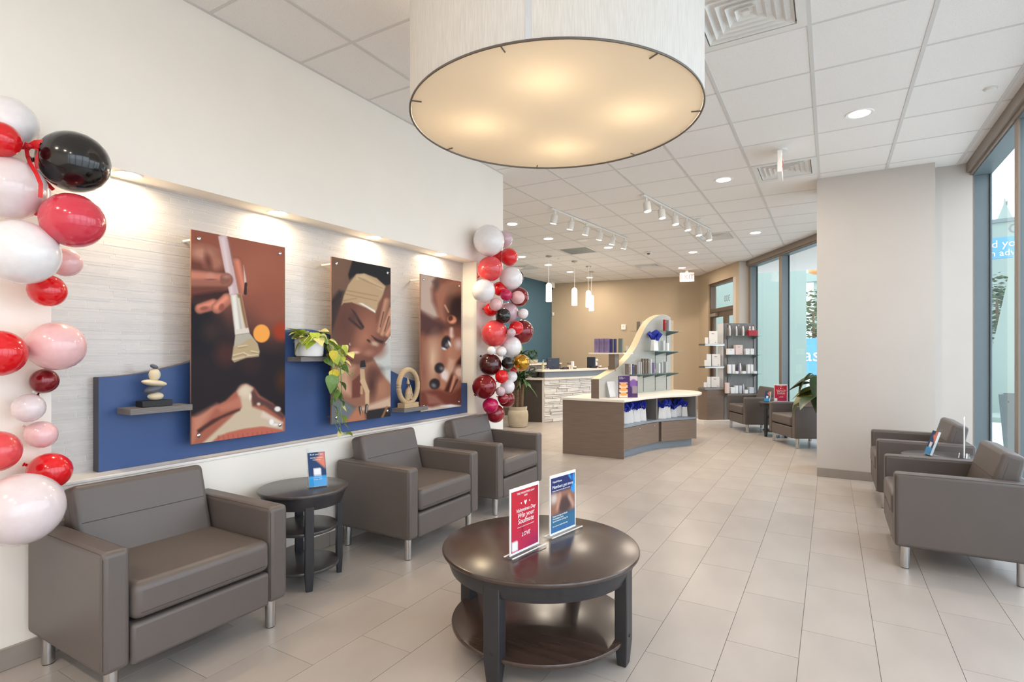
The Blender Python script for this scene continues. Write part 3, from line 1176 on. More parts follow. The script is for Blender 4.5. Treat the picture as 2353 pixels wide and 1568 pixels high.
def table_sign(loc, rz, label, kind, w=.215, h=.28, lettering=True):
    t = thing('table_sign', label, 'sign', loc, rz)
    MB().box(-w / 2 - .02, w / 2 + .02, -.034, .034, 0, .010).build('base', 'acrylic', t, bevel=.002)
    MB().box(-w / 2 - .02, w / 2 + .02, -.0335, -.0335 + .006, .0101, .013).box(-w / 2 - .02, w / 2 + .02, .012, .018, .0101, .013).build('base_rail', 'white_trim', t)
    MB().box(-w / 2, w / 2, -.003, .003, .010, .012 + h + .008).build('panel', 'paper_white', t)
    p = painted('print', w - .014, h - .014, 20, 26, red_print if kind == 'red' else blue_print, t, y=-.0036, z0=.020)
    q = -.0043
    if lettering:
        if kind == 'red':
            for s, sz, z, sh in (("THIS VALENTINE'S DAY", .0125, .271, 0), ('GIVE', .012, .257, 0), ('Valentines Day', .024, .196, .25), ('Win your', .032, .172, .2), ('Soulmate', .032, .146, .25), ('Ask us how to spoil your favourite person today', .0062, .122, 0), ('LOVE', .026, .085, .2)):
                text('lettering', s, sz, 'ink_white', p, FR(.004, z, q), shear=sh)
            for dx in (-.03, .032):
                MB().prism([(-.004 + dx, .0), (0 + dx, -.006), (.004 + dx, 0), (.002 + dx, .003), (dx, .001), (-.002 + dx, .003)], 0, .0004).build('heart', 'ink_white', p).matrix_local = FR(0, .228, q)
            MB().prism([(-.010, .002), (0, -.014), (.010, .002), (.006, .008), (0, .004), (-.006, .008)], 0, .0004).build('heart', 'ink_white', p).matrix_local = FR(.001, .228, q)
        else:
            for s, sz, z, x, sh in (('Hand+Stone', .015, .266, -.088, .0), ('Members get more', .0225, .240, -.092, .15), ('Wellness that works for you, every month', .0085, .222, -.092, 0), ('Expert massage and facials', .0115, .098, -.088, 0), ('Personalized care', .0125, .086, -.088, 0), ('Special member pricing, no', .0115, .074, -.088, 0), ('Ask us about membership today', .0095, .050, -.088, 0)):
                text('lettering', s, sz, 'ink_white', p, FR(x, z, q), 'LEFT', sh)
    return t


table_sign((-1.188, 2.147, .4525), R(82), 'red acrylic table sign with white lettering, nearest on the coffee table', 'red')
table_sign((-1.15, 2.47, .4525), R(79), 'blue acrylic table sign with a massage photo on the coffee table', 'blue')
table_sign((.88, 5.33, .5535), R(-100), 'clear sign seen edge-on on the side table at right', 'red', lettering=False)
table_sign((-.70, 9.85, .5535), R(18), 'red table sign on the side table between the window armchairs', 'red', .20, .27)


def leaf_print(X, Y):
    im = flat(X, (40, 66, 108))
    im = blend(im, sstep(d_poly(X, Y, [(.35, .2), (1, 0), (1, .5), (.9, .48), (.6, .32)]), .04), (222, 132, 112))
    im = blend(im, sstep(d_poly(X, Y, [(.6, 0), (1, 0), (1, .12), (.7, .15)]), .03), (206, 130, 126))
    im = blend(im, sstep(.70 - Y, .005), (52, 160, 226))
    return blend(im, sstep(np.maximum(abs(X - .52) - .22, abs(Y - .58) - .105), .006), (236, 238, 242))


def leaflet(loc, rz, label, k=1.0, warm=False):
    t = thing('leaflet_holder', label, 'leaflet holder', loc, rz)
    tl = R(18)
    M = Matrix.Rotation(-tl, 4, 'X')
    MB().box(-.055 * k, .055 * k, -.035, .05, 0, .003).build('base', 'acrylic', t)
    b = MB().box(-.054 * k, .054 * k, .004, .0065, 0, .235 * k).build('back_plate', 'acrylic', t)
    b.matrix_local = M
    f = MB().box(-.055 * k, .055 * k, -.022, -.0195, 0, .05 * k).box(-.055 * k, -.0525 * k, -.022, .005, 0, .11 * k).box(.0525 * k, .055 * k, -.022, .005, 0, .11 * k).build('pocket', 'acrylic', t)
    f.matrix_local = M
    p = MB().box(-.05 * k, .05 * k, -.014, .002, .004, .205 * k).build('leaflets', 'paper_white', t)
    p.matrix_local = M
    pr = painted('print', .1 * k, .2 * k, 12, 22, leaf_print, p, y=-.0146, z0=.005)
    if k > .9 and not warm:
        for s, sz, z in (('Book your visit', .012, .192), ('EXPERT FACIALS', .0095, .172), ('made for you', .0085, .160), ('scan to reserve', .008, .056), ('massage   facials', .0075, .045)):
            text('lettering', s, sz, 'ink_white', pr, FR(0, z, -.0152))
    return t


leaflet((-2.62, 2.21, .5535), R(62), 'clear leaflet holder with a blue and coral leaflet on the left side table')
leaflet((.66, 5.30, .5535), R(-75), 'clear leaflet holder seen from the side on the right side table', .95, True)
leaflet((-.90, 9.83, .5535), R(-20), 'small leaflet holder with an orange picture beside the red window sign', .85, True)

# ================================================================== NICHE CONTENTS
PX = -3.14                                    # front of the navy panel
prof = [(1.305, 1.226), (1.449, 1.229), (1.576, 1.253), (1.75, 1.293), (2.0, 1.375), (2.2, 1.445), (2.378, 1.504), (2.55, 1.522), (2.75, 1.49), (2.95, 1.415), (3.15, 1.32), (3.386, 1.204), (3.535, 1.148), (3.692, 1.101), (3.9, 1.068), (4.15, 1.06), (4.40, 1.058), (4.485, 1.05)]
ys_, zs_ = zip(*prof)
yy = np.linspace(ys_[0], ys_[-1], 60)
zz = np.interp(yy, ys_, zs_)
for _ in range(3):
    zz[1:-1] = (zz[:-2] + 2 * zz[1:-1] + zz[2:]) / 4
t = thing('wave_panel', 'navy blue wall panel with a wavy top behind the posters', 'wall panel')
MB().strip([(PX - .0005, y) for y in yy], [(XN + .006, y) for y in yy], NB + .005, list(zz)).build('board', 'navy_edge', t)
MB().strip([(PX + .002, y) for y in yy], [(PX - .0004, y) for y in yy], NB + .006, list(zz - .001)).build('face_laminate', 'navy', t)


def shelf(y0, z, label):
    t = thing('floating_shelf', label, 'shelf', (PX + .0025, y0, z), 0, 'floating niche shelves')
    MB().box(0, .135, 0, .305, -.03, 0).build('board', 'grey_oak', t)
    MB().rod((.0, .08, -.015), (.05, .08, -.015), .006, 6).build('bracket_pin', 'satin_steel', t)
    return t


shelf(1.385, 1.068, 'grey oak floating shelf left of the first poster')
shelf(2.395, 1.322, 'grey oak floating shelf holding the trailing plant')
shelf(3.40, .892, 'grey oak floating shelf holding the ring sculpture')

# ---- posters: the print is painted on a grid of vertex colours
W_, H_ = .60, 1.19


class Art:
    """painter working in pixel coordinates of a photo crop of the poster"""

    def __init__(s, l, r, tl, tr, bl, br, bg, nx=150, ny=298):
        s.c = (l, r, tl, tr, bl, br)
        s.nx, s.ny = nx, ny
        t, v = np.meshgrid(np.linspace(0, 1, nx + 1), np.linspace(0, 1, ny + 1))
        hL, hR = bl - tl, br - tr
        u = t * hL / (t * hL + (1 - t) * hR) * 1.0
        s.X = l + u * (r - l)
        top = tl + (tr - tl) * u
        bot = bl + (br - bl) * u
        s.Y = top + (bot - top) * v
        s.im = flat(s.X, bg)

    def _b(s, d, c, soft, a):
        s.im = blend(s.im, sstep(d, soft) * a, c)
        return s

    def ell(s, cx, cy, rx, ry, c, soft=6, ang=0, a=1):
        return s._b(d_ell(s.X, s.Y, cx, cy, rx, ry, ang), c, soft, a)

    def cap(s, x0, y0, x1, y1, r0, r1, c, soft=5, a=1):
        return s._b(d_cap(s.X, s.Y, x0, y0, x1, y1, r0, r1), c, soft, a)

    def poly(s, P, c, soft=5, a=1):
        return s._b(d_poly(s.X, s.Y, P), c, soft, a)

    def grad(s, y0, y1, c, a=1):
        s.im = blend(s.im, np.clip((s.Y - y0) / (y1 - y0), 0, 1) * a, c)
        return s

    def finger(s, x0, y0, x1, y1, r0, r1, c):
        c = np.array(c, float)
        s.cap(x0, y0, x1, y1, r0, r1, c * .70, 7)
        s.cap(x0, y0, x1, y1, r0 * .82, r1 * .82, c * .92, 10)
        dx, dy = x1 - x0, y1 - y0
        L = math.hypot(dx, dy)
        ox, oy = dy / L * r0 * .3, -dx / L * r0 * .3
        if oy > 0:
            ox, oy = -ox, -oy
        return s.cap(x0 + ox, y0 + oy, x1 + ox, y1 + oy, r0 * .38, r1 * .38, np.minimum(c * 1.22, 255), 13, .8)


def art1():
    A = Art(50, 707, 22, 148, 1520, 1430, (146, 84, 66))
    A.ell(560, 420, 260, 330, (172, 102, 80), 160, a=.8)
    A.grad(430, 800, (34, 26, 30))
    A.ell(640, 560, 190, 210, (150, 84, 64), 130, a=.9)
    A.ell(60, 700, 190, 190, (24, 20, 26), 60)
    A.ell(190, 730, 60, 70, (62, 44, 40), 40, a=.8).ell(290, 890, 70, 80, (82, 42, 38), 40, a=.8).ell(460, 960, 70, 60, (60, 34, 32), 40, a=.7)
    A.ell(685, 735, 60, 62, (160, 56, 28), 24).ell(542, 748, 58, 63, (247, 166, 76), 4).ell(690, 1080, 40, 60, (90, 48, 20), 30, a=.7)
    # hand
    A.poly([(40, 150), (150, 135), (260, 200), (320, 300), (330, 420), (220, 470), (40, 500)], (112, 62, 50), 14)
    A.ell(130, 190, 95, 50, (196, 138, 116), 30, 8).ell(210, 255, 70, 55, (172, 112, 92), 26).ell(170, 250, 20, 60, (108, 60, 50), 18, -14)
    A.finger(360, 255, 408, 455, 44, 36, (190, 116, 94))
    A.poly([(415, 270), (432, 360), (441, 430), (430, 470), (422, 400)], (226, 200, 188), 4).cap(432, 400, 428, 468, 9, 11, (52, 34, 36), 3)
    A.poly([(60, 480), (330, 440), (320, 520), (60, 520)], (58, 32, 30), 14)
    A.finger(110, 575, 205, 545, 36, 40, (196, 122, 100)).ell(140, 572, 30, 14, (150, 84, 70), 6, -8)
    A.finger(232, 570, 300, 510, 40, 44, (202, 126, 104)).ell(262, 565, 18, 26, (150, 84, 70), 6, 20)
    # brush
    A.poly([(238, 72), (262, 58), (300, 66), (382, 470), (318, 478)], (206, 178, 180), 4)
    A.poly([(250, 80), (285, 70), (345, 470), (325, 474)], (226, 204, 204), 12).poly([(302, 75), (316, 110), (348, 270), (340, 275)], (150, 116, 112), 4)
    A.finger(40, 360, 292, 376, 66, 50, (176, 112, 92))
    A.poly([(252, 352), (262, 338), (305, 332), (322, 350), (320, 390), (306, 402), (262, 408), (250, 392)], (142, 92, 78), 5).ell(296, 352, 24, 12, (176, 126, 112), 9).ell(185, 350, 30, 26, (206, 148, 128), 12, a=.6).ell(185, 372, 34, 5, (128, 76, 64), 4)
    A.poly([(322, 478), (400, 470), (456, 742), (356, 756)], (196, 186, 174), 4)
    A.poly([(332, 480), (362, 478), (392, 745), (362, 750)], (236, 230, 220), 7).poly([(372, 476), (398, 470), (454, 740), (440, 744)], (150, 110, 74), 4).poly([(372, 500), (388, 500), (428, 742), (410, 745)], (216, 206, 190), 5)
    A.poly([(356, 722), (450, 708), (458, 742), (358, 758)], (222, 212, 198), 4)
    A.poly([(358, 758), (458, 744), (514, 818), (528, 872), (522, 908), (430, 918), (352, 948), (334, 930), (346, 850)], (182, 174, 158), 4)
    A.poly([(346, 840), (400, 820), (440, 790), (470, 780), (512, 820), (528, 876), (520, 906), (430, 916), (352, 946), (335, 928)], (186, 162, 126), 7)
    for x0, y0, x1, y1 in ((346, 900, 420, 880), (420, 885, 470, 905), (470, 870, 520, 880), (380, 840, 440, 830), (345, 930, 420, 912), (440, 905, 515, 895)):
        A.cap(x0, y0, x1, y1, 5, 4, (216, 196, 162), 3).cap(x0, y0 + 9, x1, y1 + 9, 3, 3, (140, 116, 88), 3, .7)
    # face
    A.poly([(40, 1540), (50, 1330), (120, 1330), (190, 1265), (290, 1215), (370, 1140), (405, 1105), (440, 1098), (490, 1125), (530, 1180), (620, 1235), (680, 1300), (720, 1340), (720, 1540)], (168, 98, 78), 9)
    A.poly([(60, 1330), (230, 1240), (120, 1400), (60, 1500)], (196, 130, 106), 22)
    A.poly([(375, 1150), (430, 1105), (480, 1125), (470, 1200), (480, 1260), (560, 1290), (690, 1370), (690, 1420), (540, 1400), (400, 1420), (240, 1462), (170, 1530), (130, 1510), (330, 1330), (400, 1260)], (206, 186, 160), 10)
    A.ell(425, 1150, 42, 40, (222, 204, 180), 22).poly([(230, 1260), (390, 1190), (400, 1260), (260, 1290)], (190, 118, 96), 16)
    A.poly([(90, 1420), (200, 1345), (330, 1290), (395, 1268), (390, 1285), (260, 1340), (150, 1410), (100, 1450)], (78, 46, 42), 8)
    A.poly([(468, 1160), (490, 1140), (520, 1190), (640, 1250), (705, 1330), (690, 1345), (560, 1250), (480, 1250)], (92, 62, 58), 10)
    A.ell(462, 1188, 10, 22, (236, 222, 208), 6).ell(522, 1240, 12, 10, (226, 206, 194), 6).ell(655, 1275, 22, 18, (240, 236, 232), 5)
    A.poly([(550, 1290), (690, 1370), (660, 1375), (540, 1330)], (226, 204, 190), 10).ell(612, 1366, 16, 20, (246, 244, 242), 4).ell(640, 1385, 22, 10, (236, 230, 226), 6)
    A.poly([(205, 1500), (300, 1440), (430, 1412), (560, 1398), (680, 1424), (680, 1470), (205, 1530)], (192, 104, 86), 7)
    for k in range(12):
        A.cap(240 + k * 34, 1462 - k * 3, 244 + k * 34, 1500 - k * 4, 3, 2, (150, 74, 62), 4, .6)
    return A


def art2():
    A = Art(45, 562, 32, 130, 1510, 1440, (104, 78, 64))
    A.ell(90, 120, 150, 260, (126, 94, 76), 90, a=.8)
    A.poly([(40, 420), (110, 330), (150, 340), (130, 460), (70, 640), (40, 700)], (44, 38, 38), 18)
    A.poly([(190, 190), (235, 40), (580, 90), (580, 270), (520, 285), (380, 205), (270, 180), (200, 235)], (30, 28, 31), 8)
    A.poly([(400, 900), (580, 700), (580, 1210), (470, 1080)], (196, 198, 192), 10).poly([(430, 1010), (580, 990), (580, 1030), (440, 1040)], (172, 176, 172), 10)
    A.poly([(75, 640), (130, 460), (250, 430), (430, 530), (520, 640), (545, 760), (480, 860), (360, 960), (240, 985), (150, 950), (110, 860)], (116, 74, 60), 12)
    A.ell(380, 620, 110, 130, (150, 96, 76), 70, a=.9).ell(150, 600, 80, 160, (92, 58, 50), 60, a=.8).ell(330, 760, 70, 120, (172, 112, 88), 50, 24, a=.85).ell(430, 850, 80, 70, (140, 88, 72), 40, a=.9)
    A.poly([(130, 462), (150, 380), (190, 280), (260, 186), (330, 178), (440, 220), (518, 292), (480, 420), (428, 528), (340, 480), (220, 434), (150, 440)], (190, 160, 124), 6)
    A.poly([(265, 200), (330, 190), (500, 300), (490, 330), (330, 225), (260, 235)], (206, 178, 142), 12)
    for x0, y0, x1, y1 in ((175, 330, 450, 380), (165, 360, 440, 420), (150, 420, 260, 400), (280, 215, 490, 310)):
        A.cap(x0, y0, x1, y1, 5, 4, (158, 128, 96), 5, .8)
    A.poly([(280, 440), (350, 478), (428, 528), (424, 505), (380, 480), (310, 440)], (238, 234, 226), 5)
    A.poly([(215, 490), (250, 520), (330, 650), (318, 672), (270, 600)], (54, 38, 36), 8).cap(205, 580, 300, 665, 14, 10, (58, 40, 38), 10).ell(235, 565, 40, 26, (88, 58, 52), 16, 44)
    A.poly([(390, 725), (450, 760), (505, 775), (490, 800), (430, 775)], (60, 42, 38), 7).cap(362, 768, 425, 820, 8, 6, (56, 38, 36), 6).ell(420, 800, 34, 20, (198, 160, 136), 10, 20)
    A.ell(255, 862, 44, 26, (178, 116, 94), 14).ell(258, 876, 24, 10, (236, 200, 178), 8).ell(225, 890, 14, 8, (60, 36, 34), 6).ell(370, 880, 40, 26, (172, 118, 100), 18, a=.8).ell(206, 803, 8, 10, (230, 226, 220), 3).ell(209, 801, 5, 7, (110, 74, 62), 2)
    A.ell(190, 922, 36, 26, (146, 82, 74), 8, 20).cap(165, 905, 225, 950, 5, 4, (84, 46, 42), 4)
    A.poly([(40, 950), (160, 960), (300, 985), (420, 945), (480, 1060), (575, 1170), (575, 1370), (330, 1392), (200, 1330), (40, 1230)], (150, 102, 82), 12)
    A.poly([(40, 960), (170, 985), (240, 1010), (200, 1090), (220, 1260), (40, 1200)], (204, 158, 130), 30).ell(480, 1210, 60, 90, (178, 124, 98), 40, a=.8).ell(430, 1060, 60, 60, (96, 58, 48), 40, a=.8)
    A.poly([(225, 1130), (300, 1060), (330, 1190), (290, 1270), (222, 1280)], (112, 62, 50), 8).ell(395, 1160, 40, 100, (84, 52, 44), 30)
    A.poly([(270, 1370), (400, 1330), (560, 1270), (575, 1360), (300, 1400)], (206, 174, 150), 18)
    A.poly([(350, 1392), (575, 1355), (575, 1450), (350, 1480)], (44, 40, 40), 6)
    A.poly([(30, 1270), (150, 1300), (255, 1370), (200, 1490), (30, 1520)], (112, 118, 122), 20).poly([(150, 1510), (255, 1370), (330, 1400), (345, 1480)], (186, 120, 92), 16)
    A.cap(312, 1030, 318, 1130, 20, 22, (196, 164, 128), 5).cap(318, 1130, 356, 1220, 24, 20, (206, 172, 136), 5).cap(356, 1220, 356, 1345, 19, 17, (206, 172, 136), 5).cap(308, 1180, 306, 1235, 12, 12, (190, 156, 120), 5)
    A.poly([(300, 950), (335, 945), (345, 1000), (330, 1020), (298, 1020), (292, 1000)], (44, 38, 42), 4).cap(298, 1015, 335, 1012, 5, 5, (150, 134, 130), 3)
    for a in ((352, 1345, 346, 1405, 14, 12), (292, 1362, 304, 1420, 12, 12)):
        A.cap(*a, (56, 46, 44), 4).cap(a[0] + 4, a[1], a[2] + 4, a[3], 4, 4, (190, 170, 156), 3)
    A.cap(306, 1420, 326, 1470, 10, 6, (176, 118, 84), 4).cap(530, 1360, 488, 1450, 9, 9, (146, 104, 72), 4)
    A.poly([(580, 240), (520, 340), (455, 440), (432, 540), (435, 620), (470, 560), (520, 480), (580, 420)], (124, 80, 64), 10)
    A.finger(530, 420, 462, 690, 32, 22, (172, 122, 98)).finger(575, 500, 492, 715, 30, 22, (186, 132, 106)).finger(590, 620, 535, 720, 26, 22, (196, 140, 112))
    A.cap(500, 520, 470, 650, 4, 3, (74, 46, 40), 5).cap(548, 560, 508, 690, 4, 3, (74, 46, 40), 5)
    A.cap(520, 790, 560, 740, 6, 4, (214, 210, 206), 5)
    return A


def art3():
    A = Art(75, 510, 40, 115, 1500, 1440, (124, 76, 60))
    A.poly([(60, 20), (250, 60), (190, 200), (200, 330), (270, 480), (200, 540), (60, 420)], (190, 166, 150), 26)
    A.poly([(200, 120), (260, 60), (300, 260), (280, 300)], (96, 70, 62), 20)
    A.poly([(230, 250), (290, 150), (420, 100), (530, 120), (530, 260), (420, 330), (390, 470), (330, 560), (260, 470)], (162, 104, 82), 24)
    A.ell(470, 400, 110, 170, (48, 30, 24), 60).ell(440, 190, 90, 60, (140, 98, 76), 40, a=.8)
    A.poly([(60, 430), (220, 510), (330, 560), (380, 620), (300, 700), (200, 720), (60, 640)], (82, 50, 46), 34)
    A.ell(410, 520, 50, 44, (206, 132, 100), 10, 20).ell(395, 505, 24, 30, (88, 44, 34), 10, 20).ell(420, 540, 26, 10, (226, 160, 126), 8, -20).cap(335, 370, 372, 440, 9, 7, (208, 156, 126), 8)
    A.poly([(60, 720), (260, 700), (330, 640), (530, 640), (530, 1260), (60, 1340)], (150, 96, 74), 40)
    A.ell(190, 960, 66, 200, (214, 178, 146), 60, 8).ell(110, 1080, 50, 200, (136, 82, 64), 50, a=.9).ell(420, 860, 90, 170, (186, 128, 100), 60, a=.8)
    A.cap(405, 620, 410, 690, 18, 24, (222, 190, 174), 14).ell(470, 660, 46, 60, (124, 74, 58), 24, a=.8).ell(480, 780, 36, 50, (206, 172, 158), 24)
    A.poly([(380, 930), (440, 950), (430, 1060), (350, 1170), (320, 1150)], (200, 156, 130), 20).ell(330, 1110, 40, 66, (224, 206, 196), 18, -10).ell(310, 1215, 34, 50, (176, 118, 88), 18)
    A.poly([(530, 880), (470, 960), (400, 1120), (330, 1280), (400, 1300), (470, 1150), (530, 1080)], (66, 26, 18), 16)
    A.ell(490, 1080, 60, 66, (214, 170, 146), 30, -30).cap(440, 1130, 395, 1280, 20, 14, (196, 134, 106), 12).cap(470, 1160, 400, 1300, 5, 4, (70, 30, 22), 8)
    for cx, cy, rx, ry, hx, hy in ((345, 765, 46, 72, 360, 790), (275, 1035, 50, 56, 300, 1040), (225, 1205, 56, 58, 215, 1220)):
        A.ell(cx, cy, rx, ry, (34, 28, 30), 10, 14).ell(hx, hy, rx * .45, ry * .34, (116, 114, 118), 14, 30)
    A.ell(385, 775, 12, 32, (226, 222, 222), 6, -24).ell(325, 830, 24, 12, (214, 214, 216), 7, 20)
    A.poly([(60, 1290), (250, 1260), (400, 1310), (530, 1230), (530, 1460), (60, 1480)], (112, 56, 42), 22).poly([(130, 1300), (240, 1330), (330, 1420), (160, 1420)], (146, 92, 78), 20)
    A.poly([(60, 1440), (200, 1450), (300, 1425), (420, 1430), (530, 1435), (530, 1520), (60, 1530)], (198, 176, 160), 16).poly([(290, 1440), (400, 1420), (500, 1440), (400, 1450)], (228, 226, 224), 10)
    return A


XP = -3.05
for y0, fn, lb in ((1.71, art1, 'left poster of a hand holding a mask brush above a face'), (2.692, art2, 'middle poster of a woman in a headband having a facial'), (3.662, art3, 'right poster of a back massage with dark stones')):
    A = fn()
    t = thing('poster', lb, 'poster', (XP, y0 + W_ / 2, .842), PI / 2, 'standoff posters in the niche')
    MB().box(-W_ / 2, W_ / 2, .001, .012, 0, H_).build('board', 'ply_edge', t)
    rng = np.random.default_rng(3)
    im = A.im
    painted('print', W_, H_, A.nx, A.ny, lambda X, Y: im, t, y=0.0)
    for sx in (-1, 1):
        for z in (.045, H_ - .045):
            b = MB().lathe((sx * (W_ / 2 - .04), -.0005, z), [(.011, 0), (.011, .005), (.007, .008)], 20, Matrix.Rotation(PI / 2, 3, 'X')).build('standoff_cap', 'chrome', t, True)
            MB().rod((sx * (W_ / 2 - .04), .012, z), (sx * (W_ / 2 - .04), .086 if z < .7 else .146, z), .008, 12).build('standoff_rod', 'navy_edge' if z < .7 else 'sill_white', b)  # lower rods get a dark colour for the bluish shade behind the board

# ---- balanced stones
t = thing('stone_sculpture', 'balanced sculpture of cream and grey pebbles on a black base', 'sculpture', (-3.065, 1.527, 1.0685), PI / 2)
MB().box(-.074, .074, -.035, .035, 0, .032).build('base', 'black_wood', t, bevel=.002)
for c, r, m, rx in (((.006, 0, .052), (.038, .032, .022), 'stone_cream', 0), ((-.004, 0, .090), (.046, .034, .020), 'stone_slate', -14), ((0, 0, .122), (.062, .036, .017), 'stone_cream', 9), ((.001, 0, .165), (.028, .024, .033), 'stone_cream', 4), ((-.001, 0, .208), (.021, .016, .011), 'stone_slate', 26)):
    MB().ell(c, r, Matrix.Rotation(R(rx), 3, 'Y'), 24, 14).build('pebble', m, t, True)
# ---- ring sculpture
t = thing('ring_sculpture', 'beige ring sculpture with a flame shape on a block base', 'sculpture', (-3.06, 3.515, .8925), PI / 2)
MB().box(-.088, .088, -.04, .04, 0, .042).build('base', 'sand_wood', t, bevel=.002)
ring = [(.118 * math.cos(a), 0, .178 + .138 * math.sin(a)) for a in [2 * PI * k / 48 for k in range(49)]]
MB().tube(ring, .022, 12).build('ring', 'sand_wood', t, True)
fl = [(-.02, .06, .020), (-.012, .10, .026), (-.004, .15, .024), (-.006, .20, .016), (-.012, .25, .004)]
MB().tube([(x, -.004, z) for x, z, r in fl], [r for x, z, r in fl], 12).build('flame', 'sand_wood', t, True)
MB().tube([(.03, 0, .07), (.034, 0, .11), (.03, 0, .15), (.022, 0, .19)], [.018, .017, .012, .003], 10).build('small_flame', 'sand_wood', t, True)


# ---- leaves
def leaf_mesh(name, m, L=1.0, w=.5, bend=.3, fold=.15, n=6, tip=1.0):
    v, f = [], []
    for i in range(n + 1):
        s = i / n
        ww = w * .5 * (math.sin(PI * min(1, s ** .62 * .97 + .03)) ** tip if i < n else 0)
        z = -bend * s * s
        v += [(s * L, ww, z + fold * ww), (s * L, 0, z), (s * L, -ww, z + fold * ww)]
    for i in range(n):
        a, b = i * 3, i * 3 + 3
        f += [(a, a + 1, b + 1, b), (a + 1, a + 2, b + 2, b + 1)]
    mb = MB()
    mb.v, mb.f = v, f
    me = mb.mesh(name, m, True, 80)
    return me


def put_leaf(me, parent, loc, yaw, pitch, roll, s):
    o = link('leaf', me, parent)
    o.location = loc
    o.rotation_euler = (roll, pitch, yaw)
    o.scale = (s, s, s)
    return o


# ---- trailing pothos
random.seed(5)
t = thing('trailing_plant', 'variegated trailing pothos in a white pot on the middle niche shelf', 'potted plant', (-3.055, 2.505, 1.3225))
MB().lathe((0, 0, 0), [(.055, 0), (.085, .004), (.092, .02), (.095, .118), (.088, .12), (.084, .10)], 40).build('pot', 'glaze_white', t, True)
MB().cyl((0, 0, .09), .083, .008, 24).build('soil', 'soil', t)
LV = [leaf_mesh('leaf', m, 1, .80, b, .22, 9) for m, b in (('leaf_lime', .35), ('leaf_cream', .3), ('leaf_mid', .4), ('leaf_yellow', .3), ('leaf_lime', .15))]
for k in range(40):
    a = random.uniform(-2.7, 2.7)
    r = random.uniform(.01, .085)
    put_leaf(random.choice(LV[:3] + LV[:2]), t, (r * math.cos(a) + .01, r * math.sin(a) * 1.2 + .015, .115 + random.uniform(0, .055)), a + random.uniform(-.5, .5), random.uniform(-.35, .5), random.uniform(-.5, .5), random.uniform(.07, .105))
put_leaf(LV[0], t, (0, -.07, .15), -1.75, -.7, 0, .10)
put_leaf(LV[0], t, (.05, -.08, .12), -1.9, .7, .2, .12)
put_leaf(LV[0], t, (.05, -.05, .13), -1.2, .3, .2, .10)
put_leaf(LV[1], t, (.0, .09, .175), 1.6, -.1, 0, .09)
for k in range(46):                                   # bunch falling over the right side
    p = (random.uniform(.02, .12), random.uniform(.075, .24), random.uniform(-.01, .12))
    p = (p[0], p[1], p[2] - max(0, p[1] - .14) * .5)
    put_leaf(random.choice([LV[1], LV[2], LV[1], LV[0]]), t, p, random.uniform(-.6, 2.0), random.uniform(.2, 1.2), random.uniform(-.8, .8), random.uniform(.055, .08))
SX = .135
stems = [[(.08, .08, .12), (SX, .105, .05), (SX + .01, .11, -.10), (SX, .10, -.25), (SX, .13, -.40), (SX - .01, .115, -.46), (SX, .15, -.53), (SX, .21, -.54)],
         [(.08, .10, .12), (SX, .14, .02), (SX + .01, .145, -.12), (SX, .16, -.26), (SX, .15, -.38), (SX, .17, -.46)],
         [(.08, .07, .12), (SX - .01, .085, .03), (SX, .085, -.08), (SX, .075, -.16)],
         [(.1, .15, .0), (SX + .01, .19, -.10), (SX + .01, .23, -.135), (SX, .262, -.115)]]
for st in stems:
    MB().tube(st, .0028, 6).build('stem', 'leaf_mid', t, True)
HL = [((SX, .08, .045), LV[3], .085, 1.25), ((SX + .005, .10, .02), LV[0], .075, 1.2), ((SX, .085, -.085), LV[3], .085, 1.3), ((SX, .125, -.10), LV[0], .07, 1.2), ((SX, .07, -.12), LV[2], .125, 1.2), ((SX, .09, -.18), LV[2], .07, 1.1),
      ((SX, .15, -.06), LV[2], .075, .4), ((SX, .165, -.09), LV[1], .04, .9), ((SX, .26, -.11), LV[2], .045, .6), ((SX, .14, -.17), LV[2], .085, .5), ((SX, .12, -.20), LV[1], .06, .9), ((SX, .10, -.22), LV[2], .085, 1.3), ((SX, .13, -.25), LV[2], .06, 1.0),
      ((SX, .15, -.27), LV[1], .045, .7), ((SX, .085, -.28), LV[2], .055, .7), ((SX, .16, -.30), LV[2], .05, .8), ((SX, .08, -.33), LV[2], .06, .5), ((SX, .165, -.345), LV[1], .055, .6), ((SX, .10, -.375), LV[0], .055, .9), ((SX, .165, -.41), LV[0], .06, .7),
      ((SX, .12, -.44), LV[1], .055, .8), ((SX, .18, -.47), LV[0], .06, .5), ((SX, .135, -.49), LV[0], .06, .9), ((SX, .20, -.53), LV[0], .06, .2), ((SX, .155, -.515), LV[1], .05, .7)]
for k, (p, me, s, pi_) in enumerate(HL):
    put_leaf(me, t, p, random.choice([1.3, .9, -1.2, .4, 1.5]) if k > 5 else random.uniform(-.6, .6), pi_, random.uniform(-.9, .9), s)


# ================================================================== BALLOONS
bprof = [(.0005, 1.0), (.28, .962), (.53, .85), (.75, .665), (.90, .44), (.985, .18), (1.0, -.05), (.965, -.28), (.87, -.50), (.70, -.72), (.46, -.90), (.22, -1.02), (.075, -1.085), (.045, -1.12)]
kprof = [(.045, -1.115), (.085, -1.135), (.085, -1.16), (.045, -1.175), (.10, -1.24), (.12, -1.255)]
BM = {k: (MB().lathe((0, 0, 0), bprof, 40).mesh('balloon', 'balloon_' + k, True, 80), MB().lathe((0, 0, 0), kprof, 14).mesh('knot', 'balloon_' + k, True, 60)) for k in BAL}


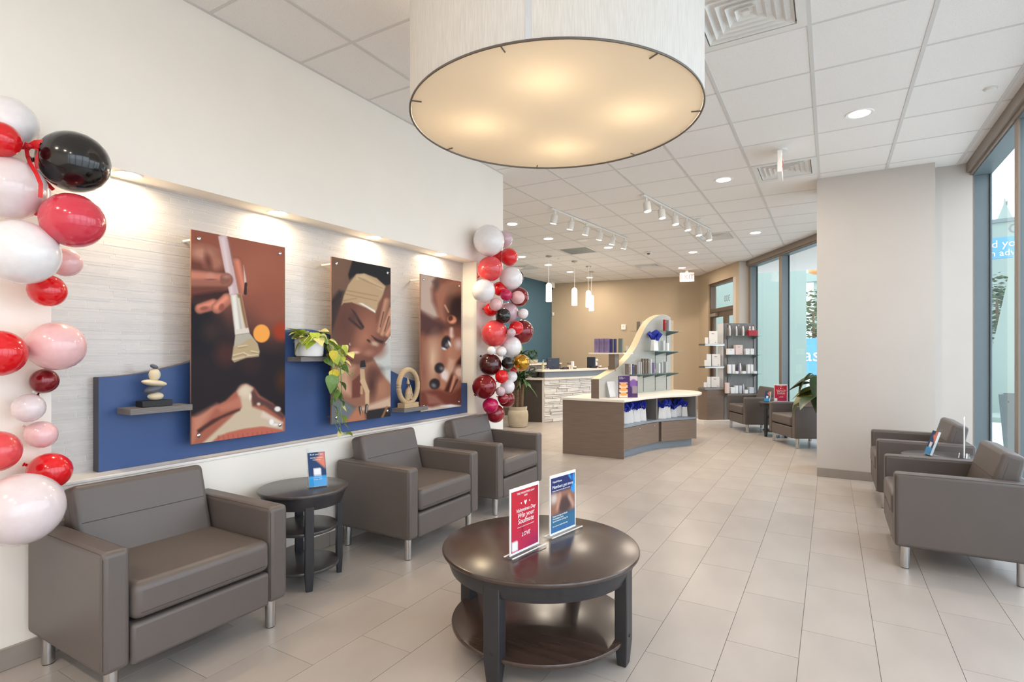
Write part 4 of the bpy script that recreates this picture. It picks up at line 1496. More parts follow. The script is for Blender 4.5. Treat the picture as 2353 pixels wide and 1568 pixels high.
def balloon(px, py, rpx, col, label, group, gap=0.01, F=None, d=(-1, 0, 0)):
    """sphere seen at a photo pixel; its distance follows from touching the wall behind it (gap) or is F"""
    r = .1
    for _ in range(30):
        if F is None:
            q = on_x(px, py, XL + r + gap)
        else:
            q = at_depth(px, py, F)
        dist = depth(q)
        r = rpx * dist / FPX * .985
    o = link('balloon', BM[col][0])
    o.location = q
    o.scale = (r, r, r * 1.03)
    dv = Vector(d)
    o.rotation_euler = (-dv).to_track_quat('Z', 'Y').to_euler()
    k = link('knot', BM[col][1], o)
    tag(o, label, 'balloon', group)
    return o, q, r


GL, GR = 'balloon garland at the left edge', 'balloon column at the end of the white wall'
LEFT = [(16, 283, 59, 'white', 'large pearly white balloon at the top of the left garland', .02, (-.6, 0, .5)),
        (0, 320, 40, 'red', 'bright red balloon under the topmost white one at left', .20, (-1, .3, 0)),
        (171, 373, 69, 'black', 'large glossy black balloon beside the niche', .14, (-.8, -.7, 0)),
        (22, 432, 71, 'pearl', 'large pale pearl-pink balloon left of the black one', .10, (-.5, .3, .8)),
        (168, 507, 62, 'rose', 'large coral pink balloon just below the black balloon', .26, (-.8, -.6, .2)),
        (48, 580, 74, 'white', 'largest white balloon halfway up the left garland', .16, (-.6, -.5, .3)),
        (150, 603, 33, 'pink', 'small pale pink balloon right of the largest white one', .03, (-.6, -.7, .2)),
        (109, 668, 37, 'red', 'shiny red balloon under the largest white one', .08, (-.6, -.6, .5)),
        (-4, 812, 54, 'red', 'bright red balloon cut by the left edge at mid height', .10, (-1, .3, 0)),
        (130, 796, 56, 'pink', 'pale pink balloon in the middle of the left garland', .05, (-.5, -.9, .1)),
        (102, 876, 28, 'wine', 'small dark red balloon below the pale pink one', .01, (-.4, -.2, -.9)),
        (66, 938, 32, 'pearl', 'small pearl balloon in the lower left garland', .04, (-.3, .3, .8)),
        (95, 999, 31, 'pink', 'small pink balloon below the small pearl balloon', .02, (-.5, -.6, .5)),
        (-8, 1038, 47, 'coral', 'coral balloon cut by the left edge, low in the garland', .12, (-1, .3, 0)),
        (115, 1083, 42, 'red', 'bright red balloon resting above the nearest armchair', .03, (-.6, -.6, .3)),
        (49, 1171, 82, 'pearl', 'big pale pink pearl balloon touching the nearest armchair', .20, (-.5, .8, .2))]
for px, py, rp, c, lb, g, d in LEFT:
    balloon(px, py, rp, c, lb, GL, gap=g, d=d)
RIGHT = [(1123, 553, 36, 'white', 'topmost large white balloon of the right column', .03, None), (1158, 550, 20, 'mauve', 'greyish pink balloon peeking out behind the topmost white one', 0, 5.62),
         (1169, 591, 20.5, 'red', 'red balloon right below the topmost white one', 0, 5.48), (1146, 590, 15, 'red', 'darker red balloon squeezed under the topmost white one', 0, 5.55),
         (1126, 618, 29, 'coral', 'upper coral balloon of the right column', .06, None), (1174, 640, 27, 'white', 'big white balloon right of the upper coral one', 0, 5.45),
         (1188, 637, 16, 'black', 'black balloon hiding behind the big white one', 0, 5.72), (1111, 669, 27, 'white', 'cream white balloon on the left of the column', .07, None),
         (1149, 664, 17, 'red', 'red balloon with a ribbon in the upper column middle', 0, 5.45), (1163, 678, 14, 'magenta', 'small crimson pink balloon next to the cream white one', 0, 5.36),
         (1192, 683, 23, 'wine', 'metallic dark red balloon at the right, upper half', 0, 5.62), (1190, 684, 15.5, 'pink', 'small blush balloon in front of the upper metallic red one', 0, 5.40),
         (1139, 700, 15, 'pink', 'small blush balloon under the cream white one', .18, None), (1128, 712, 16, 'red', 'red balloon behind the small blush one, column left', .02, None),
         (1156, 726, 17.5, 'black', 'small matte black balloon in the column middle', 0, 5.30), (1168, 719, 24, 'mauve', 'mauve balloon behind the small black one', 0, 5.50),
         (1202, 721, 12, 'white', 'small white balloon at the right edge of the column', 0, 5.45), (1136, 767, 31, 'coral', 'large matte coral balloon in the column middle', .06, None),
         (1186, 754, 16.5, 'red', 'glossy red balloon right of the large coral one', 0, 5.38), (1198, 763, 28, 'wine', 'large dark red balloon at the right, mid height', 0, 5.62),
         (1175, 765, 10.5, 'mauve', 'tiny mauve balloon touching the large coral one', 0, 5.26), (1174, 797, 25, 'white', 'white balloon below the tiny mauve one', 0, 5.46),
         (1129, 806, 10, 'white', 'tiny white balloon, left of a pair under the coral one', .22, None), (1152, 808, 12, 'white', 'tiny white balloon, right of a pair under the coral one', .22, None),
         (1126, 838, 26.5, 'maroon', 'brownish maroon balloon at the column left', .04, None), (1167, 835, 15, 'black', 'small glossy black balloon beside the gold one', 0, 5.34),
         (1198, 834, 19.5, 'gold', 'metallic gold balloon, the only one in the column', 0, 5.42), (1180, 850, 9, 'coral', 'small coral balloon under the gold one', 0, 5.50),
         (1153, 866, 15.6, 'red', 'bright red balloon below the maroon one', .22, None), (1176, 866, 13, 'white', 'small white balloon beside the bright red one, low in the column', 0, 5.45),
         (1113, 889, 28, 'wine', 'large metallic red balloon at lower left of the column', .06, None), (1166, 889, 17, 'white', 'white balloon low in the column', 0, 5.42),
         (1150, 900, 11, 'mauve', 'small mauve balloon low in the column', .25, None), (1164, 918, 19, 'wine', 'dark red balloon near the column foot', 0, 5.46),
         (1156, 916, 12.6, 'crimson', 'small crimson balloon in front of the dark red foot balloon', 0, 5.30), (1127, 932, 18.6, 'magenta', 'hot pink balloon near the column foot', .12, None),
         (1138, 951, 21.5, 'crimson', 'lowest crimson balloon of the right column', .06, None)]
random.seed(3)
for px, py, rp, c, lb, g, F in RIGHT:
    a = random.uniform(0, 2 * PI)
    balloon(px, py, rp, c, lb, GR, gap=g, F=F, d=(-.8, .2 + .4 * math.cos(a), .6 * math.sin(a)))

# red bow between the balloons at left, small tie ribbons in the column
t = thing('ribbon_bow', 'red satin ribbon bow tied between the black and red balloons', 'ribbon')


def ribbon(pts, w, name='ribbon_tail'):
    pts = [Vector(p) for p in pts]
    v, f = [], []
    for i, p in enumerate(pts):
        d = (pts[min(i + 1, len(pts) - 1)] - pts[max(0, i - 1)]).normalized()
        s = d.cross(Vector((.86, -.5, .1))).normalized() * w / 2
        v += [p - s, p + s, p + s + Vector((.002, -.001, 0)), p - s + Vector((.002, -.001, 0))]
    for i in range(len(pts) - 1):
        a, b = i * 4, i * 4 + 4
        f += [(a, a + 1, b + 1, b), (a + 3, b + 3, b + 2, a + 2), (a, b, b + 3, a + 3), (a + 1, a + 2, b + 2, b + 1)]
    return MB().add(v, f).build(name, 'ribbon_red', t, True)


bw = lambda x, y, F=2.20: at_depth(30 + x * .1084, 310 + y * .1084, F)
ribbon([bw(360, 240), bw(470, 170), bw(600, 150), bw(640, 210), bw(520, 235), bw(400, 240)], .022, 'bow_loop')
ribbon([bw(350, 240), bw(280, 200), bw(240, 290), bw(330, 260)], .02, 'bow_loop')
ribbon([bw(360, 250), bw(290, 330), bw(310, 450), bw(360, 600, 2.15), bw(500, 830, 2.12), bw(590, 1050, 2.10), bw(580, 1330, 2.10)], .014)
ribbon([bw(400, 255), bw(540, 310), bw(560, 350), bw(510, 480), bw(490, 600), bw(520, 720)], .012)
ribbon([bw(560, 840, 2.28), bw(680, 990, 2.28), bw(860, 1170, 2.28)], .014)
MB().ell(bw(350, 245, 2.19), (.012, .012, .009), n=10, m=6).build('bow_knot', 'ribbon_red', t, True)

# ================================================================== DISPLAY ISLAND
def smooth_poly(P, n=24):
    P = [Vector(p) for p in P]
    out = []
    for i in range(len(P) - 1):
        p0, p1, p2, p3 = P[max(i - 1, 0)], P[i], P[i + 1], P[min(i + 2, len(P) - 1)]
        for k in range(n):
            u = k / n
            out.append(tuple(.5 * ((2 * p1) + (p2 - p0) * u + (2 * p0 - 5 * p1 + 4 * p2 - p3) * u * u + (3 * p1 - p0 - 3 * p2 + p3) * u ** 3)))
    out.append(tuple(P[-1]))
    return out


def offset(P, d):
    P = [Vector(p) for p in P]
    r = []
    for i, p in enumerate(P):
        t_ = (P[min(i + 1, len(P) - 1)] - P[max(i - 1, 0)]).normalized()
        n = Vector((t_.y, -t_.x))
        r.append(tuple(p + n * d))
    return r


isl = thing('display_island', 'grey laminate retail island with a tall curved fin and white top', 'display counter')
RC = smooth_poly([(-2.275, 6.722), (-2.225, 6.98), (-2.165, 7.33), (-2.075, 7.62), (-1.93, 7.87), (-1.78, 8.09), (-1.705, 8.25)], 5)
NRC = len(RC)
IC = offset(RC, -.40)
LC = smooth_poly([(-3.115, 6.722), (-3.10, 7.2), (-3.03, 7.8), (-2.90, 8.35), (-2.68, 8.8), (-2.35, 9.0)], 5)
FC = lambda y: -2.603 + .0807 * max(0, y - 6.7) ** 2
MB().box(-3.12, -2.268, 6.70, 6.722, 0, .722).build('end_panel', 'grey_laminate', isl, bevel=.002)
MB().prism(LC + [(-1.98, 8.86), (-2.0, 8.6)] + IC[::-1], .0, .72).build('back_carcass', 'grey_laminate', isl)
MB().strip(offset(RC, -.07), offset(RC, -.38), .0, .105).build('toe_kick', 'blue_laminate', isl)
MB().strip(offset(RC, -.022), IC, .105, .390).build('carcass', 'dark_laminate', isl)
sp = min(range(NRC), key=lambda i: abs(RC[i][1] - 7.62))
a_ = MB().strip(RC[:sp + 1], offset(RC, -.020)[:sp + 1], .108, .386).build('door', 'grey_laminate', isl, True)
for q in (7, 15):
    q = min(q, sp - 2)
    n = (Vector(RC[q + 1]) - Vector(RC[q - 1])).normalized()
    nn = Vector((n.y, -n.x, 0))
    p = Vector((*RC[q], .345))
    MB().ell(p + nn * .012, (.009, .009, .009), n=10, m=6).build('knob', 'chrome', a_, True)
MB().strip(RC[sp + 1:], offset(RC, -.020)[sp + 1:], .108, .386).build('door', 'grey_laminate', isl, True)
MB().strip(offset(RC, .004), IC, .392, .416).build('middle_shelf', 'blue_laminate', isl)
for i in (0, sp, NRC - 1):
    a, b = Vector(RC[i]), Vector(IC[i])
    d = (b - a).normalized()
    n = Vector((-d.y, d.x)) * .011
    k = n * (1 if i == 0 else (-1 if i == NRC - 1 else 0))
    a0 = a - n + k + d * (.03 if i == sp else .0)
    a1 = a + n + k + d * (.03 if i == sp else .0)
    MB().prism([tuple(a0), tuple(a1), tuple(b + n + k), tuple(b - n + k)], .416 if i == sp else (.1 if i else .416), .72).build('divider', 'grey_laminate_v', isl)
top = offset(RC, .022) + [(-1.675, 8.42), (-1.69, 8.62), (-1.76, 8.80), (-1.88, 8.93), (-2.05, 9.01), (-2.25, 9.04)] + LC[::-1]
top = [(-2.252, 6.685)] + top[1:] if False else [(-2.25, 6.682)] + top + [(-3.135, 6.682)]
MB().prism(top, .722, .757).build('countertop', 'quartz', isl, bevel=.005)
# fin
fy = [6.70, 6.979, 7.241, 7.411, 7.576, 7.739, 7.897, 7.975, 8.053, 8.129, 8.205, 8.295, 8.399, 8.502, 8.618, 8.732, 8.817, 8.873]
fz = [1.008, 1.06, 1.117, 1.165, 1.23, 1.321, 1.429, 1.509, 1.605, 1.694, 1.769, 1.837, 1.891, 1.928, 1.955, 1.956, 1.939, 1.912]
ys_ = np.linspace(6.70, 8.873, 64)
zs_ = np.interp(ys_, fy, fz)
for _ in range(2):
    zs_[1:-1] = (zs_[:-2] + 2 * zs_[1:-1] + zs_[2:]) / 4
FRc = [(FC(y), y) for y in ys_]
FLc = offset(FRc, -.103)
mat('fin_laminate_lit', (176, 172, 164), 0.45, var=0.06, scale=3, stretch=(1, 1, 36))  # paler copy of the grey laminate: light on the fin sides put into the colour
fin = MB().strip(FRc, FLc, .757, list(zs_)).build('fin', 'fin_laminate_lit', isl, True)
MB().strip(offset(FRc, .001), offset(FRc, -.104), list(zs_ + .0005), list(zs_ + .006)).build('fin_edge', 'cream_edge', fin, True)
MB().box(-2.708, -2.602, 6.694, 6.70, .757, 1.006).build('fin_end_cap', 'grey_laminate', fin)
e0, e1 = Vector(FRc[-1]), Vector(FLc[-1])
tn = (Vector(FRc[-1]) - Vector(FRc[-2])).normalized()
MB().prism([tuple(e0 + tn * .002), tuple(e0 + tn * .08), tuple(e1 + tn * .08), tuple(e1 + tn * .002)], .757, 1.88).build('fin_stop', 'sand_wood', isl)
SHELVES = [(1.70, 8.40, 8.86, 1), (1.387, 8.12, 8.86, 1), (1.05, 7.57, 8.86, 1), (1.70, 8.28, 8.84, -1), (1.387, 7.98, 8.84, -1), (1.05, 7.45, 8.84, -1)]
for z, ya, yb, sd in SHELVES:
    yl = np.linspace(ya, yb, 16)
    base = [(FC(y), y) for y in yl]
    a = offset(base, .002) if sd > 0 else offset(base, -.106)
    b = offset(base, .235) if sd > 0 else offset(base, -.34)
    s_ = MB().strip(a, b, z - .010, z).build('glass_shelf', 'shelf_glass', isl)
    for yb_ in [y for y in (7.706, 8.114, 8.45, 8.76) if ya + .05 < y < yb + .02]:
        c = Vector((FC(yb_), yb_))
        t_ = Vector((.1614 * (yb_ - 6.7), 1)).normalized()
        n = Vector((t_.y, -t_.x)) * (1 if sd > 0 else -1)
        w0 = c + n * (.002 if sd > 0 else .106)
        w1 = c + n * (.22 if sd > 0 else .32)
        h_ = t_ * .003
        v = []
        for s in (-1, 1):
            v += [(*(w0 + h_ * s), z - .011), (*(w1 + h_ * s), z - .011), (*(w1 + h_ * s), z - .02), (*(w0 + h_ * s), z - .075)]
        MB().add(v, [(0, 1, 2, 3), (7, 6, 5, 4), (0, 4, 5, 1), (1, 5, 6, 2), (2, 6, 7, 3), (3, 7, 4, 0)]).build('shelf_bracket', 'frame_grey', s_)
        if sd > 0:
            MB().obox((c.x + n.x * .001, c.y + n.y * .001, z - .15), (.003, .010, .26), math.atan2(n.y, n.x)).build('slot', 'dark_slot', s_)
MB().box(-2.668, -2.577, 7.24, 7.41, 1.10, 1.337).build('riser_post', 'grey_laminate', isl)
MB().box(-2.93, -2.42, 7.14, 7.56, 1.337, 1.355).build('riser_platform', 'quartz', isl, bevel=.002)


# ---- shelf goods on the island
def on_fin(px, off):
    d = ray(px, HOR)
    best = None
    for k in range(2401):
        y = 6.6 + k * .001
        t_ = y / d.y
        sl = .1614 * max(0, y - 6.7)
        x = FC(y) + off * math.sqrt(1 + sl * sl)
        e = abs(t_ * d.x - x)
        if best is None or e < best[0]:
            best = (e, x, y, sl)
    _, x, y, sl = best
    return x, y, depth((x, y)), math.atan2(1, sl) - PI / 2


def pack(name, label, cat, x, y, z, w, dp, h, rz, m, group, front=None, lab=None):
    t = thing(name, label, cat, (x, y, z), rz, group)
    b = MB().box(-dp / 2, dp / 2, -w / 2, w / 2, 0, h).build('carton', m, t, bevel=min(.002, w * .05), seg=1)
    if front:
        MB().box(dp / 2, dp / 2 + .0012, -w * .22, w * .1, h * .76, h * .81).build('front_label', front, t)
        MB().box(dp / 2, dp / 2 + .0012, w * .22, w * .34, h * .08, h * .13).build('front_label', front, t)
    if lab:
        MB().box(-dp * .35, dp * .35, -w / 2 - .0012, -w / 2, h * .15, h * .3).box(-dp * .2, dp * .2, -w / 2 - .0012, -w / 2, h * .6, h * .75).build('side_label', lab, t)
    return t


zf = lambda q: 1340 + .1212 * q
zg = lambda q: 710 + .1212 * q
IS = [(1.05, 845, 85, 1045, .10, 'paper_brown', 'small dark brown skincare box at the left end of the lowest glass shelf'), (1.05, 905, 26, 1050, .13, 'paper_white', 'slim white tube box next to the left brown box, lowest glass shelf'),
      (1.05, 940, 26, 1050, .15, 'paper_navy', 'slim white and navy box between the two brown boxes, lowest glass shelf'), (1.05, 1000, 60, 1060, .11, 'paper_brown', 'small brown skincare box in front of the tall ones'),
      (1.05, 1045, 40, 1010, .17, 'paper_silver', 'small silver box behind the small brown one'), (1.05, 1085, 40, 1010, .13, 'paper_silver', 'small silver box left of the tall brown row'),
      (1.05, 1125, 44, 945, .07, 'paper_brown', 'tall brown box, first of the tall row'), (1.05, 1175, 46, 945, .09, 'paper_brown', 'tall brown box, second of the tall row'), (1.05, 1226, 46, 945, .11, 'paper_brown', 'tall brown box, third of the tall row'),
      (1.05, 1275, 46, 955, .09, 'paper_grey', 'pale grey box ending the tall brown row'), (1.05, 1332, 44, 1020, .12, 'paper_purple', 'short purple and white box in the middle of the lowest glass shelf'),
      (1.05, 1425, 60, 1035, .10, 'paper_grey', 'light grey carton, first of the right-hand group, lowest glass shelf'), (1.05, 1490, 44, 1020, .11, 'paper_silver', 'silver carton, second of the right-hand group, lowest glass shelf'),
      (1.05, 1560, 60, 1005, .12, 'paper_silver', 'wide silver carton at the right end of the lowest glass shelf'),
      (1.387, 1510, 66, 605, .10, 'paper_grey', 'pale grey tall carton right of the gift bag'), (1.387, 1588, 58, 650, .13, 'paper_white', 'short white carton at the right end of the middle glass shelf'),
      (1.70, 1543, 46, 205, .09, 'paper_red', 'dark red slim box on the top glass shelf'), (1.70, 1615, 88, 210, .11, 'paper_silver', 'silver patterned box on the top glass shelf')]
for z, cx, w, tp, off, m, lb in IS:
    x, y, F, rz = on_fin(zf(cx), off)
    ww = w * .1212 * F / FPX
    hh = H + (HOR - zg(tp)) / FPX * F - z
    pack('product_box', lb, 'box', x, y, z + .0005, max(.02, ww * .92), max(.03, min(.06, ww)), hh, rz, m, 'skincare boxes on the island shelves', 'ink_white' if m in ('paper_brown', 'paper_red', 'paper_navy') else None)
for n, (x, y, w, h, m, lb) in enumerate(((-2.84, 7.24, .065, .20, 'paper_purple', 'lilac tall box, leftmost on the island riser'), (-2.77, 7.25, .065, .20, 'paper_purple', 'lilac tall box, second on the island riser'), (-2.70, 7.26, .065, .20, 'paper_purple', 'lilac tall box, third on the island riser'),
                                         (-2.65, 7.30, .03, .195, 'paper_navy', 'slim navy box, left of two on the island riser'), (-2.60, 7.31, .03, .195, 'paper_navy', 'slim navy box, right of two on the island riser'), (-2.535, 7.36, .055, .20, 'paper_sage', 'flat grey-green card box at the right of the riser'))):
    pack('product_box', lb, 'box', x, y, 1.3555, .05, w, h, 0, m, 'boxes on the island riser', None, None)
for x, y, z, w, h, m, lb in ((-2.62, 8.45, 1.70, .05, .15, 'frame_brown', 'brown frame box on the left top glass shelf behind the fin'), (-2.54, 8.52, 1.70, .07, .155, 'paper_white', 'ivory box on the left top glass shelf behind the fin'), (-2.70, 8.15, 1.387, .045, .07, 'glaze_white', 'little white jar on the left middle glass shelf'),
                             (-2.80, 7.66, 1.05, .05, .11, 'paper_sage', 'grey-green box on the left lowest glass shelf'), (-2.76, 7.70, 1.05, .04, .12, 'paper_teal', 'bright teal box on the left lowest glass shelf')):
    pack('product_box', lb, 'box', x, y, z + .0005, w * .8, w, h, 0, m, 'boxes behind the island fin', None, 'ink_white' if m == 'paper_teal' else None)


# ---- gift bags
def tissue(mb, w, d, h, seed):
    rnd = random.Random(seed)
    v, f = [], []
    for k in range(8):
        a = rnd.uniform(0, 2 * PI)
        cx, cy = rnd.uniform(-.2, .2) * w, rnd.uniform(-.2, .2) * d
        q = w * rnd.uniform(.5, .8)
        hh = h * rnd.uniform(.75, 1.15)
        o = len(v)
        dx, dy = math.cos(a), math.sin(a)
        v += [(cx - dy * q * .4, cy + dx * q * .4, 0), (cx + dy * q * .4, cy - dx * q * .4, 0), (cx + dy * q * .75 + dx * q * .5, cy - dx * q * .75 + dy * q * .5, hh * .62), (cx + dx * q * .75, cy + dy * q * .75, hh), (cx - dy * q * .75 + dx * q * .6, cy + dx * q * .75 + dy * q * .6, hh * .7), (cx + dx * q * .12, cy + dy * q * .12, hh * .55)]
        f += [(o, o + 1, o + 5), (o + 1, o + 2, o + 5), (o + 2, o + 3, o + 5), (o + 3, o + 4, o + 5), (o + 4, o, o + 5)]
    return mb.add(v, f)


def gift_bag(x, y, z, w, h, rz, label, seed, m='tissue_blue', group='white gift bags with blue tissue', th=.5):
    t = thing('gift_bag', label, 'gift bag', (x, y, z), rz, group)
    d = w * .45
    k = .80
    v = [(-d / 2, -w / 2, 0), (d / 2, -w / 2, 0), (d / 2, w / 2, 0), (-d / 2, w / 2, 0), (-d / 2 * k, -w / 2 * k, h), (d / 2 * k, -w / 2 * k, h), (d / 2 * k, w / 2 * k, h), (-d / 2 * k, w / 2 * k, h)]
    MB().add(v, [(3, 2, 1, 0), (0, 1, 5, 4), (1, 2, 6, 5), (2, 3, 7, 6), (3, 0, 4, 7)]).build('bag', 'paper_white', t)
    ts = tissue(MB(), w, d * 1.6, h * th, seed).build('tissue_paper', m, t)
    ts.location = (0, 0, h * .92)
    s = ts.modifiers.new('thick', 'SOLIDIFY')
    s.thickness = .001
    MB().tube([(d / 2 * .9, -w * .18, h), (d / 2 * 1.1, -w * .16, h + .03), (d / 2 * 1.1, w * .16, h + .03), (d / 2 * .9, w * .18, h)], .0018, 5).build('handle', 'paper_white', t, True)
    return t


x, y, F, rz = on_fin(zf(1352), .11)
gift_bag(x, y, 1.3875, 170 * .1212 * F / FPX, .165, rz, 'white gift bag with violet-blue tissue on the middle glass shelf', 4, th=.95)


def on_z(px, py, z):
    d = ray(px, py)
    return Vector((0, 0, H)) + d * ((z - H) / d.z)


for n, (zx, zy, w, h, lb) in enumerate(((250, 815, .075, .165, 'gift bag cut by the end panel, leftmost on the island shelf'), (318, 800, .088, .175, 'gift bag with drooping tissue, second from the island end panel'), (450, 780, .094, .175, 'gift bag with a flat front, third from the island end panel'), (590, 760, .092, .172, 'gift bag left of the island shelf divider'),
                                        (962, 715, .10, .165, 'gift bag just right of the island shelf divider'), (1075, 700, .085, .165, 'gift bag second right of the divider'), (1195, 682, .085, .12, 'gift bag with tissue hanging down its front'), (1330, 656, .09, .16, 'gift bag second from the right end of the island'), (1430, 640, .075, .14, 'rightmost gift bag on the island shelf'))):
    p = on_z(1410 + .1148 * zx, 880 + .1148 * zy, .416)
    if n > 6:                                          # the last two stand against the end panel
        p = Vector(((-1.955, 8.255, 0), (-1.87, 8.27, 0))[n - 7])
    q = min(range(NRC), key=lambda i: (Vector(RC[i]) - Vector((p.x, p.y))).length)
    tt = (Vector(RC[min(q + 1, NRC - 1)]) - Vector(RC[max(q - 1, 0)])).normalized()
    nn = Vector((tt.y, -tt.x))
    o_ = (Vector((p.x, p.y)) - Vector(RC[q])).dot(nn)
    sh = min(0, -.055 - o_)
    sh = min(0, -.055 - .05 * (n % 2) - o_) if n < 7 else 0
    gift_bag(p.x + nn.x * sh, p.y + nn.y * sh, .4165, w * 1.12, h, R(-58), lb, 20 + n, th=.68)


# ---- counter cards on the island
def card_print(X, Y):
    im = flat(X, (74, 50, 104))
    im = blend(im, sstep(np.maximum(abs(X - .27) - .21, abs(Y - .64) - .34), .008), (244, 214, 190))
    for cy in (.42, .63, .84):
        im = blend(im, sstep(d_ell(X, Y, .27, cy, .19, .085), .02), (238, 166, 100))
        im = blend(im, sstep(d_ell(X, Y, .09, cy - .05, .04, .03), .01), (70, 40, 40))
        im = blend(im, sstep(d_ell(X, Y, .45, cy - .05, .04, .03), .01), (70, 40, 40))
        im = blend(im, sstep(abs(Y - cy - .10) - .008, .006) * (abs(X - .27) < .2), (250, 240, 236))
    im = blend(im, sstep(np.maximum(abs(X - .80) - .20, abs(Y - .12) - .12), .02), (216, 204, 204))
    im = blend(im, sstep(d_ell(X, Y, .78, .36, .18, .20), .03), (134, 96, 168))
    im = blend(im, sstep(np.maximum(abs(X - .85) - .13, abs(Y - .64) - .17), .02), (160, 144, 154))
    im = blend(im, sstep(np.maximum(abs(X - .84) - .14, abs(Y - .90) - .09), .01), (84, 62, 104))
    return im


t = thing('counter_card', 'purple counter display card with three orange face pictures', 'sign', (*on_z(1443, 914, .758).xy, .7575), R(38))
MB().box(-.135, .135, .001, .004, 0, .29).build('card', 'paper_white', t)
pr = painted('print', .27, .29, 26, 30, card_print, t, y=.0)
for s, z in (('Eye zone', .275), ('Age-defying trio', .262), ('that works', .249)):
    text('lettering', s, .0125, 'ink_white', pr, FR(-.12, z, -.0006), 'LEFT')
MB().box(-.03, .03, .004, .10, 0, .003).build('easel_foot', 'paper_white', t)
t = thing('counter_card', 'clear leaning card holder seen edge-on by the island fin', 'sign', (*on_z(1411, 914, .758).xy, .7575), R(65))
o = MB().box(-.08, .08, -.002, .002, 0, .23).build('card', 'acrylic', t)
o.rotation_euler = (R(-17), 0, 0)
o = MB().box(-.075, .075, -.0045, -.0025, .01, .22).build('sheet', 'paper_grey', t)
o.rotation_euler = (R(-17), 0, 0)
MB().box(-.08, .08, -.01, .09, 0, .003).build('base', 'acrylic', t)

# ================================================================== RECEPTION DESK
dk = thing('reception_desk', 'curved reception desk with white stacked stone front and grey riser', 'desk')
QA, QB, QC = Vector((-4.835, 9.52)), Vector((-4.42, 10.2)), Vector((-4.28, 11.75))
arc = [tuple(QA * (1 - u) ** 2 + QB * 2 * u * (1 - u) + QC * u * u) for u in np.linspace(0, 1, 33)]
PE = (-5.40, 9.33)
body_in = offset(arc, -.62)
MB().strip(offset(arc, -.03), offset(arc, -.10), 0, .83).build('core', 'white_stone', dk)
sd = Vector(PE) - QA
sn = Vector((sd.y, -sd.x)).normalized()
if sn.y > 0:
    sn = -sn
MB().prism([tuple(QA - sn * .0), tuple(Vector(PE)), tuple(Vector(PE) - sn * .03), tuple(QA - sn * .03)], 0, .83).build('side_panel', 'dark_laminate', dk)
MB().prism([tuple(QA + sn * .006 + Vector((.012, .0))), tuple(QA + sn * .006 - Vector((.035, .01))), tuple(QA - Vector((.035, .01)) - sn * .02), tuple(QA - sn * .02 + Vector((.012, 0)))], 0, .83).build('corner_trim', 'sill_white', dk)
MB().prism(offset(arc, .035) + body_in[::-1] + [PE, tuple(Vector(PE) + sn * .03), tuple(QA + sn * .035 + Vector((.03, 0)))], .83, .868).build('work_surface', 'quartz', dk)
MB().strip(offset(arc, -.06)[1:], offset(arc, -.10)[1:], .868, .985).build('riser', 'blue_laminate', dk, True)
MB().strip(offset(arc, -.058)[:2], offset(arc, -.30)[:2], .868, .985).build('riser_end', 'dark_laminate', dk)
tr = offset(arc, .01)
MB().prism([tuple(Vector(tr[0]) + Vector((-.03, -.03)))] + tr + offset(arc, -.36)[::-1] + [tuple(Vector(offset(arc, -.36)[0]) + Vector((-.06, -.05)))], .985, 1.022).build('transaction_top', 'quartz', dk, bevel=.004)
random.seed(21)
cum = [0]
for i in range(1, len(arc)):
    cum.append(cum[-1] + (Vector(arc[i]) - Vector(arc[i - 1])).length)


def arc_at(s):
    for i in range(1, len(arc)):
        if cum[i] >= s:
            u = (s - cum[i - 1]) / (cum[i] - cum[i - 1])
            a, b = Vector(arc[i - 1]), Vector(arc[i])
            return a.lerp(b, u), (b - a).normalized()
    return Vector(arc[-1]), (Vector(arc[-1]) - Vector(arc[-2])).normalized()


def rock(mb, c, w, t_, h, rz, rnd):
    M = Matrix.Rotation(rz, 3, 'Z')
    v = []
    for dz in (-.5, .5):
        for dy in (-.5, .5):
            for dx in (-.5, .5):
                j = Vector((rnd.uniform(-.004, .004), rnd.uniform(-.008, .008) if dy < 0 else 0, rnd.uniform(-.004, .004)))
                v.append(Vector(c) + M @ (Vector((dx * w, dy * t_, dz * h)) + j))
    return mb.add(v, [(0, 2, 3, 1), (4, 5, 7, 6), (0, 1, 5, 4), (1, 3, 7, 5), (3, 2, 6, 7), (2, 0, 4, 6)])


z = .004
rnd = random.Random(9)
while z < .82:
    hh = min(rnd.choice([.032, .042, .055, .07]), .826 - z)
    s = -rnd.random() * .1
    while s < cum[-1] - .02:
        L = rnd.choice([.14, .2, .26, .34, .42])
        a, b = max(s, 0.004), min(s + L, cum[-1])
        if b - a > .03 and (a + b) / 2 < 1.75:
            p, d = arc_at((a + b) / 2)
            th = rnd.choice([.03, .04, .05, .06])
            n = Vector((d.y, -d.x))
            c = p + n * (th / 2 - .032)
            if hh > .055 and rnd.random() < .35:
                for zz_, h2 in ((z + hh * .27, hh * .5), (z + hh * .77, hh * .42)):
                    rock(MB(), (c.x, c.y, zz_), b - a - .004, th * rnd.uniform(.8, 1.15), h2, math.atan2(d.y, d.x), rnd).build('stone', 'white_stone', dk, bevel=.004, seg=1)
            else:
                rock(MB(), (c.x, c.y, z + hh / 2), b - a - .004, th, hh - .004, math.atan2(d.y, d.x), rnd).build('stone', 'white_stone', dk, bevel=.004, seg=1)
        s += L
    z += hh


def on_desk(px, off=-.17):
    best = min(range(400), key=lambda k: abs(proj(*(lambda q: (q[0].x + q[1].y * off, q[0].y - q[1].x * off))(arc_at(cum[-1] * k / 400)), 1.0)[0] - px))
    p, d = arc_at(cum[-1] * best / 400)
    return p.x + d.y * off, p.y - d.x * off, math.atan2(d.y, d.x)


